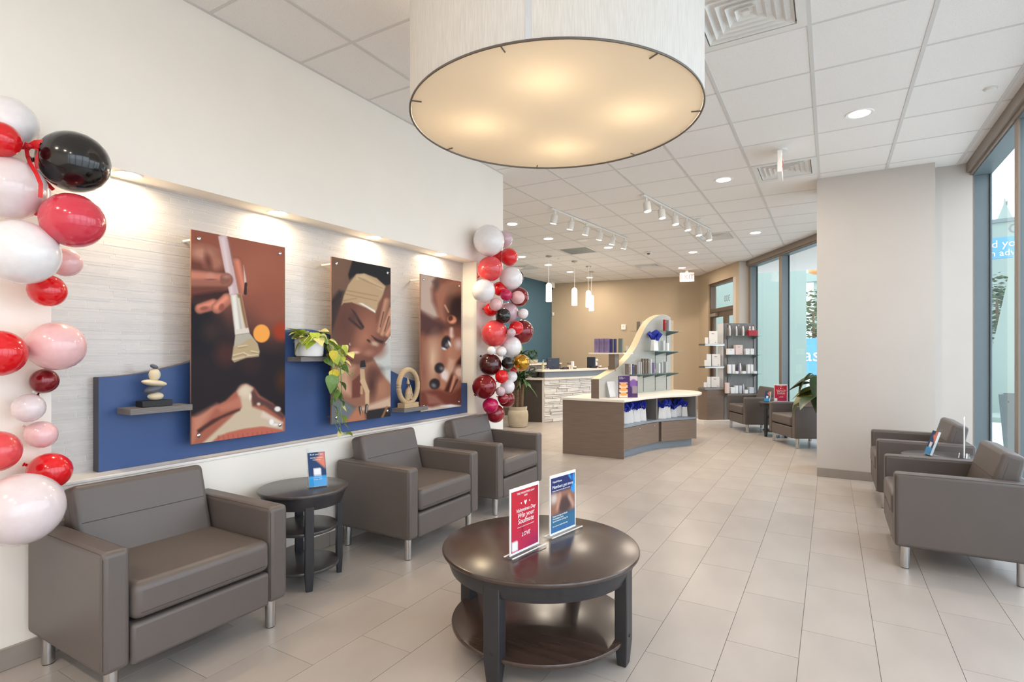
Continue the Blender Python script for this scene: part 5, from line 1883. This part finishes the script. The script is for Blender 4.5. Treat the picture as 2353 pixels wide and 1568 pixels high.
ZT = 1.0225
x, y, a = on_desk(1248)
t = thing('pump_bottle', 'pale yellow pump bottle at the left end of the reception counter', 'bottle', (x, y, ZT))
MB().lathe((0, 0, 0), [(.024, 0), (.026, .01), (.026, .11), (.012, .135), (.010, .15)], 20).build('bottle', 'pebble_green', t, True)
MB().lathe((0, 0, .15), [(.012, 0), (.012, .02), (.005, .022), (.005, .04)], 12).box(-.006, .03, -.006, .006, .188, .198).build('pump', 'glaze_white', t)
MB().lathe((0, 0, .03), [(.0265, 0), (.0265, .06)], 20).build('label_wrap', 'pebble_green', t)
x, y, a = on_desk(1271, -.26)
t = thing('monitor', 'back of a dark computer screen on the reception counter', 'monitor', (x, y, .8685), a + .15)
MB().box(-.20, .20, -.012, .012, .155, .385).build('screen_back', 'screen_navy', t, bevel=.006)
MB().box(-.03, .03, .0, .02, .01, .2).build('stand', 'black_plastic', t)
MB().box(-.1, .1, -.05, .08, 0, .012).build('foot', 'black_plastic', t, bevel=.004)
text('brand', 'lenovo', .028, 'ink_grey', t, FR(-.11, .335, -.0125))
x, y, a = on_desk(1258, -.10)
t = thing('candy_dish', 'little dish with pink and white sweets before the dark screen', 'dish', (x, y, ZT))
MB().lathe((0, 0, 0), [(.02, 0), (.045, .012), (.047, .016)], 20).build('dish', 'glaze_white', t, True)
for k in range(8):
    MB().ell((.028 * math.cos(k * .8), .028 * math.sin(k * .8), .018), (.010, .010, .008), n=8, m=6).build('sweet', 'paper_pink' if k % 2 else 'balloon_magenta', t, True)
x, y, a = on_desk(1297, -.12)
t = thing('desk_phone', 'black desk telephone on the reception counter', 'telephone', (x, y, ZT), a)
MB().box(-.085, .085, -.05, .05, 0, .025).build('base', 'black_plastic', t, bevel=.006)
MB().tube([(-.08, -.03, .035), (-.05, -.03, .045), (.05, -.03, .045), (.08, -.03, .035)], [.016, .011, .011, .016], 8).build('handset', 'black_plastic', t, True)
x, y, a = on_desk(1307, -.2)
t = thing('brush_cup', 'white cup holding dark brushes on the reception counter', 'cup', (x, y, ZT))
MB().lathe((0, 0, 0), [(.033, 0), (.035, .004), (.036, .085), (.032, .085), (.031, .01)], 24).build('cup', 'stone_cream', t, True)
for k in range(6):
    q = k * 1.05
    b = MB().rod((.012 * math.cos(q), .012 * math.sin(q), .012), (.03 * math.cos(q), .03 * math.sin(q), .10), .004, 6).build('brush', 'frame_brown', t)
    MB().ell((.035 * math.cos(q), .035 * math.sin(q), .118), (.013, .013, .024), n=10, m=8).build('bristles', 'paper_brown', b, True)
x, y, a = on_desk(1315.5, -.2)
pack('product_box', 'tall white carton beside the brush cup', 'box', x, y, ZT, .05, .05, .16, a, 'paper_white', 'cartons on the reception counter')
x, y, a = on_desk(1321, -.12)
t = thing('cream_jar', 'small jar with brown base and white lid near the brush cup', 'jar', (x, y, ZT))
MB().cyl((0, 0, 0), .034, .035, 24).build('jar', 'paper_brown', t, True)
MB().cyl((0, 0, .035), .034, .022, 24).build('lid', 'glaze_white', t, True)
x, y, a = on_desk(1358.5, -.26)
t = thing('monitor', 'second dark screen seen nearly edge-on at the counter right end', 'monitor', (x, y, .8685), a + 1.05)
o = MB().box(-.16, .16, -.014, .014, .155, .40).build('screen_back', 'screen_navy', t, bevel=.006)
MB().box(-.03, .03, .0, .02, .01, .2).build('stand', 'black_plastic', t)
MB().box(-.1, .1, -.05, .08, 0, .012).build('foot', 'black_plastic', t, bevel=.004)
x, y, a = on_desk(1368, -.16)
t = thing('flower_vase', 'white vase with pale flowers standing in a dark red bowl', 'vase', (x, y, ZT))
MB().lathe((0, 0, 0), [(.03, 0), (.055, .018), (.058, .05), (.054, .05), (.03, .012)], 24).build('bowl', 'balloon_maroon', t, True)
MB().lathe((0, 0, .02), [(.025, 0), (.045, .03), (.05, .09), (.03, .12), (.028, .13)], 24).build('vase', 'glaze_white', t, True)
for k in range(7):
    q = k * .9
    MB().ell((.04 * math.cos(q), .04 * math.sin(q), .175 + .012 * (k % 3)), (.026, .026, .02), n=10, m=6).build('flower', ('paper_white', 'paper_grey', 'leaf_mid')[k % 3], t, True)
x, y, a = on_desk(1378.5, -.13)
t = thing('cream_jar', 'small white jar with brown band right of the flower vase', 'jar', (x, y, ZT))
MB().cyl((0, 0, 0), .035, .03, 24).build('jar', 'paper_brown', t, True)
MB().cyl((0, 0, .03), .036, .028, 24).build('lid', 'glaze_white', t, True)
x, y, a = on_desk(1386, -.1)
t = thing('pen', 'magenta pen lying at the right end of the counter', 'pen', (x, y, ZT), a)
MB().rod((-.07, 0, .006), (.07, 0, .006), .006, 8).build('barrel', 'balloon_magenta', t, True)
MB().rod((.07, 0, .006), (.085, 0, .006), .003, 8).build('tip', 'black_plastic', t, True)

t = thing('backpack', 'crumpled black bag lying on the desk end behind the plant', 'bag', (-5.13, 9.62, .8685), .3)
MB().ell((0, 0, .075), (.15, .10, .078), n=20, m=12, warp=lambda q: Vector((q.x * (1 + .12 * math.sin(q.z * 60)), q.y, q.z * (1 + .25 * math.sin(q.x * 24))))).build('bag', 'black_plastic', t, True)
MB().tube([(-.08, -.02, .13), (-.05, -.04, .19), (.03, -.04, .2), (.07, -.02, .13)], .010, 8).build('strap', 'rubber', t, True)

# back counter and heart topiary
t = thing('back_counter', 'grey counter with white top along the blue wall', 'counter', (-6.30, 11.5, 0))
MB().box(-.30, .28, -1.3, 1.3, 0, 1.07).build('cabinet', 'grey_laminate', t)
MB().box(-.31, .31, -1.32, 1.32, 1.07, 1.11).build('top', 'quartz', t, bevel=.003)
for k in range(4):
    d_ = MB().box(.28, .296, -1.28 + k * .645, -1.28 + k * .645 + .63, .1, 1.05).build('door', 'grey_laminate_v', t)
    MB().box(.296, .312, -1.28 + k * .645 + .54, -1.28 + k * .645 + .56, .7, .85).build('handle', 'satin_steel', d_)
p = on_x(1224, 832, -6.15)
t = thing('heart_topiary', 'heart-shaped green topiary in a low grey bowl', 'potted plant', (-6.15, p.y, 1.1105), PI / 3)
MB().lathe((0, 0, 0), [(.09, 0), (.12, .02), (.13, .09), (.12, .09), (.1, .03)], 24).build('bowl', 'concrete_pot', t, True)
MB().cyl((0, 0, .07), .118, .01, 20).build('soil', 'soil', t)
hp = [(.0115 * 16 * math.sin(a) ** 3 * .62, .0115 * (13 * math.cos(a) - 5 * math.cos(2 * a) - 2 * math.cos(3 * a) - math.cos(4 * a)) * .62) for a in [2 * PI * k / 40 for k in range(41)]]
MB().tube([(x, 0, .20 + z) for x, z in hp], .022, 8).build('wire_heart', 'leaf_dark', t, True)
lm = leaf_mesh('leaf', 'leaf_green', 1, .7, .2, .2)
random.seed(8)
for k in range(60):
    x, z = hp[k * 40 // 60]
    put_leaf(lm, t, (x + random.uniform(-.01, .01), random.uniform(-.015, .015), .20 + z + random.uniform(-.01, .01)), random.uniform(0, 6.28), random.uniform(-1.2, .6), 0, random.uniform(.045, .07))

# dracaena
random.seed(14)
t = thing('dracaena_plant', 'cane plant with strappy leaves in a round concrete pot by the balloons', 'potted plant', (-4.96, 8.715, 0))
MB().lathe((0, 0, 0), [(.13, 0), (.165, .01), (.188, .10), (.192, .22), (.18, .29), (.165, .31), (.17, .37), (.155, .372), (.15, .33)], 44).build('pot', 'concrete_pot', t, True)
MB().cyl((0, 0, .33), .152, .01, 28).build('soil', 'soil', t)
LS = leaf_mesh('leaf', 'leaf_green', 1, .15, .55, .3, 8, .5)
LD = leaf_mesh('leaf', 'leaf_dark', 1, .15, .3, .3, 8, .5)
for (x, y, hx, hy, hz, n) in ((-.075, .0, -.10, .01, .92, 18), (-.01, -.02, .03, -.04, .86, 22), (.06, .02, .10, .02, .80, 24), (-.04, .07, .02, .10, 1.30, 18)):
    MB().tube([(x, y, .30), (x * .8 + hx * .2, y * .8 + hy * .2, .5), (hx, hy, hz)], [.034, .032, .024], 10).build('trunk', 'trunk', t, True)
    for k in range(n):
        a = k * 2.4 + random.uniform(-.2, .2)
        put_leaf(random.choice([LS, LD]), t, (hx, hy, hz + .0 + k * .004), a, random.uniform(-1.1, .45), 0, random.uniform(.24, .36))

# ================================================================== PRODUCT TOWER
tw = thing('product_tower', 'grey three-sided product tower with glass and clear shelves', 'display stand')
TL, TR = Vector((-1.768, 11.126)), Vector((-1.252, 11.54))
te = (TR - TL).normalized()
tn = Vector((te.y, -te.x))
TB = TL - tn * .25
lw = -te                                              # the left face looks this way


def quad(mb, a, b, n, t_, z0, z1):
    return mb.prism([tuple(a), tuple(b), tuple(b - n * t_), tuple(a - n * t_)], z0, z1)


quad(MB(), TL, TR, tn, .03, .07, 1.93).build('back_board', 'grey_laminate_v', tw)
quad(MB(), TL - te * .0, TB, lw, .02, .07, 1.93).build('side_board', 'paper_grey', tw)
for s in (.06, .60):
    q = TL + te * s
    quad(MB(), q, q + te * .012, tn, -.004, .2, 1.9).build('slot_rail', 'dark_slot', tw)
ped = [TL + lw * .0 - tn * .005, TL + lw * .36 + tn * .02, TL + lw * .46 - tn * .12, TB + lw * .40 - tn * .02, TB]
MB().prism([tuple(p) for p in ped], .07, .675).build('pedestal', 'grey_laminate', tw)
MB().prism([tuple(TL + tn * .16 + lw * .02), tuple(TL + tn * .08 + lw * .46), tuple(TB + lw * .58), tuple(TB - tn * .1), tuple(TR - tn * .06), tuple(TR + tn * .14)], 0, .07).build('plinth', 'sill_white', tw)
TZ = [1.684, 1.323, .961, .584]
for z in TZ:
    q = quad(MB(), TL + te * .03 + tn * .20, TR + te * .0 + tn * .20, tn, .195, z - .010, z).build('glass_shelf', 'shelf_glass', tw)
    for s in (.06, .60):
        c = TL + te * s
        v = [(*(c + tn * .006), z - .011), (*(c + tn * .17), z - .011), (*(c + tn * .17), z - .02), (*(c + tn * .006), z - .07)]
        v2 = [(p[0] + te.x * .006, p[1] + te.y * .006, p[2]) for p in v]
        MB().add(v + v2, [(0, 1, 2, 3), (7, 6, 5, 4), (0, 4, 5, 1), (1, 5, 6, 2), (2, 6, 7, 3), (3, 7, 4, 0)]).build('shelf_bracket', 'frame_grey', q)
LZ = [1.53, 1.10, .69]
for z in LZ:
    s_ = [TL + lw * .004 + tn * .02, TL + lw * .40 + tn * .02, TL + lw * .46 - tn * .10, TB + lw * .40, TB + lw * .004]
    q = MB().prism([tuple(p) for p in s_], z - .012, z).build('clear_shelf', 'acrylic', tw)
    e_ = [s_[0], s_[1], s_[2], s_[3]]
    for a, b in zip(e_[:-1], e_[1:]):
        d = (b - a).normalized()
        n = Vector((d.y, -d.x)) * .004
        MB().prism([tuple(a), tuple(b), tuple(b + n), tuple(a + n)], z - .034, z + .002).build('shelf_edge', 'satin_steel', q)


def on_tw(px, off):
    d = ray(px, HOR)
    a = TL + tn * off
    # t*d = a + s*te
    det = d.x * (-te.y) + te.x * d.y
    t_ = (a.x * (-te.y) + te.x * a.y) / det
    return d.x * t_, d.y * t_, depth((d.x * t_, d.y * t_))


tp = lambda q: 1580 + .12757 * q
tq = lambda q: 720 + .12757 * q
rt = math.atan2(tn.y, tn.x)
TI = [(0, 1165, 190, 310, 'paper_red', 'dark red gift box on the top shelf of the tower'), (1, 768, 130, 640, 'paper_white', 'wide white carton at the left of the tower second shelf'), (1, 910, 145, 575, 'paper_pink', 'pale pink large carton on the tower second shelf'), (1, 1062, 84, 640, 'paper_white', 'white carton, left of a pair on the tower second shelf'), (1, 1146, 70, 640, 'paper_white', 'white carton, right of a pair on the tower second shelf'),
      (2, 752, 54, 925, 'paper_white', 'tall white carton at the left of the tower third shelf'), (2, 818, 54, 925, 'paper_white', 'second tall white carton on the tower third shelf'), (2, 880, 56, 1045, 'paper_white', 'flat white box before the clear bag on the tower third shelf'), (2, 1005, 70, 1045, 'paper_white', 'flat white box right of the clear bag, tower third shelf'),
      (2, 1090, 56, 925, 'paper_white', 'third tall white carton on the tower third shelf'), (2, 1148, 52, 925, 'paper_white', 'fourth tall white carton on the tower third shelf'), (2, 1208, 60, 1045, 'paper_white', 'flat white box at the right end of the tower third shelf'),
      (3, 712, 62, 1255, 'paper_pink', 'tall narrow carton at the left end of the tower lowest shelf'), (3, 800, 86, 1335, 'paper_white', 'white carton behind the chair arm, tower lowest shelf'), (3, 872, 56, 1305, 'paper_white', 'middle white carton on the tower lowest shelf'), (3, 940, 56, 1305, 'paper_grey', 'pale blue-grey carton on the tower lowest shelf'), (3, 1045, 60, 1380, 'paper_white', 'low white carton before the tube, tower lowest shelf'), (3, 1132, 90, 1335, 'paper_grey', 'grey carton at the right end of the tower lowest shelf')]
for lv, cx, w, tpx, m, lb in TI:
    off = .13 if tpx in (1045, 1380) else .08
    x, y, F = on_tw(tp(cx), off)
    ww = w * .12757 * F / FPX
    hh = H + (HOR - tq(tpx)) / FPX * F - TZ[lv]
    pack('product_box', lb, 'box', x, y, TZ[lv] + .0005, ww * .93, min(.08, ww), hh, rt, m, 'cartons on the tower shelves', 'ink_grey' if m != 'paper_red' and hh > .08 and lv == 1 else None)


def tube_bag(lv, cx, w, tpx, label, off=.10, n=1, bag=True):
    x, y, F = on_tw(tp(cx), off)
    ww = w * .12757 * F / FPX
    hh = H + (HOR - tq(tpx)) / FPX * F - TZ[lv]
    t = thing('gift_set', label, 'gift set', (x, y, TZ[lv] + .0005), rt, 'bagged product sets on the tower')
    for k in range(n):
        yy_ = (k - (n - 1) / 2) * ww * .5
        v = MB().lathe((0, yy_, 0), [(ww * .16, 0), (ww * .16, .02), (ww * .18, .025), (ww * .17, hh * .55), (ww * .08, hh * .9)], 14)
        v.build('tube', 'glaze_white', t, True)
    MB().box(-.01, .02, -ww * .36, -ww * .22, 0, hh * .7).build('insert_card', 'paper_brown' if tpx < 300 else 'paper_purple', t)
    if bag:
        w0, w1 = ww * .46, ww * .3
        q = [(-.03, -w0, 0), (.03, -w0, 0), (.03, w0, 0), (-.03, w0, 0), (-.012, -w1, hh * .9), (.012, -w1, hh * .9), (.012, w1, hh * .9), (-.012, w1, hh * .9), (-.02, -w0, hh), (.02, -w0, hh), (.02, w0, hh), (-.02, w0, hh)]
        MB().add(q, [(0, 1, 5, 4), (1, 2, 6, 5), (2, 3, 7, 6), (3, 0, 4, 7), (4, 5, 9, 8), (5, 6, 10, 9), (6, 7, 11, 10), (7, 4, 8, 11)]).build('clear_wrap', 'clear_bag', t)


tube_bag(0, 758, 115, 200, 'clear bag with a white tube, leftmost on the tower top shelf')
tube_bag(0, 880, 100, 215, 'clear bag with a white tube, second on the tower top shelf')
tube_bag(0, 1000, 118, 215, 'clear bag with a white tube, third on the tower top shelf')
tube_bag(0, 1150, 120, 215, 'pair of white tubes behind the dark red box', .045, 2)
tube_bag(2, 945, 130, 880, 'clear bag with a white tube on the tower third shelf', .05)
tube_bag(3, 1005, 90, 1265, 'clear bag with a white tube on the tower lowest shelf', .05)
LB = [(0, 462, 165, 325, .16, 'big white carton on the top clear shelf of the tower'), (0, 342, 66, 440, .30, 'small white box on the top clear shelf of the tower'),
      (1, 512, 175, 740, .14, 'big white carton on the middle clear shelf of the tower'), (1, 385, 90, 740, .27, 'medium pinkish carton on the middle clear shelf'), (1, 325, 50, 850, .36, 'small white box on the middle clear shelf'),
      (2, 500, 170, 1150, .14, 'big white carton on the lowest clear shelf of the tower'), (2, 385, 70, 1150, .27, 'medium pinkish carton on the lowest clear shelf'), (2, 320, 62, 1250, .36, 'small white box on the lowest clear shelf')]
for lv, cx, w, tpx, so, lb in LB:
    base = (TL + TB) / 2 + lw * so
    F = depth((base.x, base.y))
    q = at_depth(tp(cx), HOR, F)
    ww = w * .12757 * F / FPX
    hh = H + (HOR - tq(tpx)) / FPX * F - LZ[lv]
    pack('product_box', lb, 'box', q.x, q.y, LZ[lv] + .0025, min(.15, ww * .86), ww * .48, hh, math.atan2(lw.y, lw.x) + R(62), 'paper_white', 'cartons on the tower clear shelves', 'ink_grey' if ww > .1 else None, 'paper_pink')
p = on_z(1668, 962, .07)
gift_bag(p.x, p.y, .0705, .09, .22, rt, 'white gift bag with teal tissue on the tower plinth', 77, 'ext_blue', 'bags on the tower plinth', .5)

# wall devices
def wall_pt(px, py, a, b):
    d = ray(px, py)
    a, b = Vector(a), Vector(b)
    e = b - a
    det = d.x * (-e.y) + e.x * d.y
    t_ = (a.x * (-e.y) + e.x * a.y) / det
    return Vector((d.x * t_, d.y * t_, H + d.z * t_))


p = wall_pt(1433, 752, WA, WB)
t = thing('thermostat', 'white square thermostat on the far beige wall', 'thermostat', p, R(6))
MB().box(-.06, .06, -.03, -.001, -.07, .07).build('case', 'white_trim', t, bevel=.008)
MB().cyl((0, -.03, .012), .018, .004, 18, M=Matrix.Rotation(PI / 2, 3, 'X')).build('dial', 'paper_grey', t)
p = wall_pt(1271, 722, WA, WB)
t = thing('wall_sensor', 'tiny white sensor on the beige wall near the blue corner', 'sensor', p, R(6))
MB().box(-.03, .03, -.025, -.001, -.045, .045).build('case', 'white_trim', t, bevel=.006)
MB().box(-.012, .012, -.028, -.025, -.02, .005).build('lens', 'paper_grey', t)
t = thing('security_camera', 'white security camera in the blue wall corner at the ceiling', 'camera', (-6.50, 13.2, CZ - .004))
MB().box(-.06, .08, -.1, .1, -.15, 0).build('housing', 'white_trim', t, bevel=.012)
MB().ell((.03, -.02, -.16), (.05, .05, .05), n=16, m=10).build('dome', 'black_plastic', t, True)

# leafy plant behind the pier
random.seed(31)
t = thing('leafy_plant', 'broad-leaved dark green plant peeking out behind the pier', 'potted plant', (.14, 8.42, 0))
MB().lathe((0, 0, 0), [(.12, 0), (.16, .02), (.19, .40), (.17, .40), (.16, .36)], 32).build('pot', 'glaze_white', t, True)
MB().cyl((0, 0, .36), .165, .01, 24).build('soil', 'soil', t)
LB1 = leaf_mesh('leaf', 'leaf_olive', 1, .72, .42, .25, 8)
LB2 = leaf_mesh('leaf', 'leaf_dark', 1, .72, .36, .25, 8)
for k in range(22):
    a = PI + random.uniform(-1.25, 1.25) if k < 16 else random.uniform(-1, 1)
    st = (.24 + random.uniform(0, .2))
    zt = random.uniform(.78, 1.10)
    ex, ey = st * math.cos(a), st * math.sin(a)
    MB().tube([(0, 0, .35), (ex * .4, ey * .4, zt * .8), (ex, ey, zt)], .006, 6).build('stalk', 'leaf_mid', t, True)
    put_leaf(random.choice([LB1, LB2]), t, (ex, ey, zt), a + random.uniform(-.4, .4), random.uniform(-.1, .75), random.uniform(-.4, .4), random.uniform(.30, .40))

# ================================================================== OUTSIDE
struct(MB().box(-14, 60, -25, 90, -.4, -.16).build('ground_outside', 'ground_pave'))
ew = thing('white_building', 'pale white rendered building wall outside the far windows', 'building')
a, b = at_depth(1560, HOR, 16), at_depth(1853, HOR, 16)
w_ = MB()
wall_seg(w_, (a.x, a.y), (b.x, b.y), -.16, 5.2, .5)
w_.build('wall', 'ext_white', ew)
a2, b2 = at_depth(1838, HOR, 15.9), at_depth(1850, HOR, 15.9)
wall_seg(MB(), (a2.x, a2.y), (b2.x, b2.y), 4.2, 5.6, .3).build('pilaster', 'ext_white', ew)
a2, b2 = at_depth(1815, HOR, 15.9), at_depth(1836, HOR, 15.9)
wall_seg(MB(), (a2.x, a2.y), (b2.x, b2.y), 4.15, 5.0, .3).build('window', 'ext_teal', ew)
# slanted white column by the right windows
q = [at_depth(x, y, 13) for x, y in ((2334, 560), (2262, 880), (2262, 1010), (2390, 1010), (2390, 560))]
dv = Vector((.28, 1.3, 0)).normalized()
v = [tuple(p) for p in q] + [tuple(p + dv * .6) for p in q]
n = 5
sc_ = thing('slanted_column', 'slanted white concrete column outside the right window', 'column')
MB().add(v, [tuple(range(n)), tuple(reversed(range(n, 2 * n)))] + [(i, (i + 1) % n, n + (i + 1) % n, n + i) for i in range(n)]).build('shaft', 'ext_white', sc_)
MB().box(3.0, 4.6, 15.6, 17.6, -.16, -.05).build('footing', 'ext_white', sc_)
pl = thing('planter', 'tall tapered grey planter standing outside the right window', 'planter', (2.12, 9.35, -.16))
MB().lathe((0, 0, 0), [(.20, 0), (.30, .98), (.26, .98), (.25, .9)], 4, Matrix.Rotation(R(30), 3, 'Z')).build('planter_body', 'ext_grey', pl)
MB().box(-.17, .17, -.17, .17, .88, .9).build('soil', 'soil', pl)
cb = thing('cafe_table', 'thin grey table outside the right window', 'table', (3.0, 11.2, -.16))
MB().cyl((0, 0, 1.12), .38, .03, 28).build('table_top', 'ext_grey', cb, True)
MB().cyl((0, 0, .03), .03, 1.1, 10).build('pedestal', 'ext_grey', cb, True)
MB().cyl((0, 0, 0), .2, .03, 20).build('foot', 'ext_grey', cb, True)


def billboard(p, rz, w, h, m, label, lines, name='billboard'):
    t = thing(name, label, 'billboard', (p.x, p.y, -.16), rz)
    z = p.z + .16
    MB().box(-w / 2, w / 2, 0, .15, z - h / 2, z + h / 2).build('board', m, t)
    for s in (-1, 1):
        MB().box(s * w * .35 - .06, s * w * .35 + .06, .15, .27, 0, z + h / 2 - .1).build('post', 'ext_grey', t)
    for s, sz, dx, dz in lines:
        text('lettering', s, sz, 'ink_white', t, FR(dx, z + dz, -.01))
    return t


def far_building(p, rz, w, d, h, label, rows=1, sign=None, m='ext_white'):
    t = thing('far_building', label, 'building', (p.x, p.y, -.16), rz)
    MB().box(-w / 2, w / 2, 0, d, 0, h).build('wall', m, t)
    MB().box(-w / 2 - .1, w / 2 + .1, -.1, d, h, h + .2).build('roof_edge', 'ext_grey', t)
    for r in range(rows):
        z = h - 1.5 - r * 1.6
        k = max(2, int(w / 1.4))
        for i in range(k):
            x = -w / 2 + (i + .5) * w / k
            f = MB().box(x - .5, x + .5, -.05, 0, z, z + .62).build('window', 'ext_grey', t)
            MB().box(x - .44, x + .44, -.06, -.05, z + .05, z + .57).build('pane', 'ext_teal' if i % 2 else 'paper_white', f)
    if sign:
        for i, ch in enumerate(sign):
            text('sign_letter', ch, .75, 'ink_grey', t, FR(-1.7 + i * 1.75, h - .42, -.02))
    return t


rzR = -math.atan2(.277, 1.319)
p = at_depth(2312, 540, 30)
b_ = far_building(at_depth(2330, HOR, 30), rzR, 9, 6, H + (HOR - 508) / FPX * 30 + .16, 'white far building with grey sign letters behind the billboard', 1, 'HOTEL')
hb_ = b_.location
sp_ = thing('spire', 'pale cone-shaped spire above the far white building', 'tower', (*at_depth(2309, HOR, 42).xy, -.16))
zt = H + (HOR - 458) / FPX * 42
zb = H + (HOR - 512) / FPX * 42
MB().lathe((0, 0, 0), [(.5, 0), (.5, zb)], 16).build('tower_shaft', 'ext_white', sp_, True)
MB().lathe((0, 0, zb), [(.62, 0), (.10, zt - zb - .3), (.02, zt - zb + .25)], 20).build('cone', 'ext_white', sp_, True)
MB().rod((.05, 0, zb + .4), (.12, 0, zt), .05, 6).build('mast', 'ext_grey', sp_)
billboard(at_depth(2316, 568, 22), rzR, 2.6, .85, 'ext_blue', 'blue billboard with white lettering outside the right window', [('find your', .42, -.15, .15), ('own adventure', .36, .1, -.22)])
# view past the white building: lantern, canopy, hedge, blue banner
p = at_depth(1875, 612, 24)
t = thing('orange_lantern', 'hanging orange lantern seen through the far window', 'lantern', p)
MB().lathe((0, 0, 0), [(.03, .40), (.32, .22), (.36, 0), (.30, -.26), (.10, -.36)], 12).build('shade', 'ext_orange', t, True)
MB().rod((0, 0, .38), (0, 0, .9), .015, 6).build('cord', 'ext_grey', t)
MB().rod((0, 0, .9), (.9, 0, .9), .04, 8).rod((.9, 0, .98), (.9, 0, -p.z - .16), .06, 8).build('lamp_post', 'ext_grey', t)
t = thing('white_bridge', 'white elevated walkway beyond the hedge', 'bridge', (*at_depth(1875, HOR, 34).xy, -.16), R(-2))
zb = H + (HOR - 642) / FPX * 34
MB().box(-2.4, 2.4, -.4, .4, zb, zb + .55).build('deck', 'ext_white', t)
MB().box(-2.4, 2.4, -.4, -.35, zb + .85, zb + .95).build('rail', 'ext_white', t)
for x in (-2, 0, 2):
    MB().box(x - .12, x + .12, -.2, .2, 0, zb).build('pier', 'ext_white', t)
billboard(at_depth(1872, 820, 22), R(-2), 2.4, 1.5, 'ext_blue', 'blue banner with white script behind the far window plant', [('Seaside', .75, .0, .05)], 'banner')


def tree(p, r, h, label, seed):
    rnd = random.Random(seed)
    t = thing('tree', label, 'tree', (p.x, p.y, -.16))
    MB().tube([(0, 0, 0), (.05, 0, h * .4), (0, .05, h * .75)], [.12, .09, .04], 8).build('trunk', 'trunk', t, True)
    mb = MB()
    for k in range(420):
        a, b = rnd.uniform(0, 2 * PI), math.acos(rnd.uniform(-1, 1))
        q = r * rnd.uniform(.45, 1.0)
        c = Vector((q * math.sin(b) * math.cos(a), q * math.sin(b) * math.sin(a), h * .68 + q * math.cos(b) * h * .3 / r))
        M = Matrix.Rotation(rnd.uniform(0, 6.28), 3, 'Z') @ Matrix.Rotation(rnd.uniform(-1.2, 1.2), 3, 'X')
        s = rnd.uniform(.10, .2)
        v = [c + M @ Vector(w) * s for w in ((-1, 0, 0), (0, -.5, .1), (1, 0, 0), (0, .5, .1))]
        mb.add(v, [(0, 1, 2, 3)])
    tag(mb.build('foliage', 'ext_leaf', t), kind='stuff')
    return t


tree(at_depth(1868, HOR, 25), 1.2, 4.6, 'grey-green tree behind the blue banner', 1)
tree(at_depth(1890, HOR, 30), 1.4, 4.9, 'taller tree beside the white walkway', 2)
tree(at_depth(2291, HOR, 24), 1.1, 5.2, 'green tree under the blue billboard outside the right window', 3)
tree(at_depth(2318, HOR, 26), 1.2, 4.6, 'second green tree half behind the slanted column', 4)
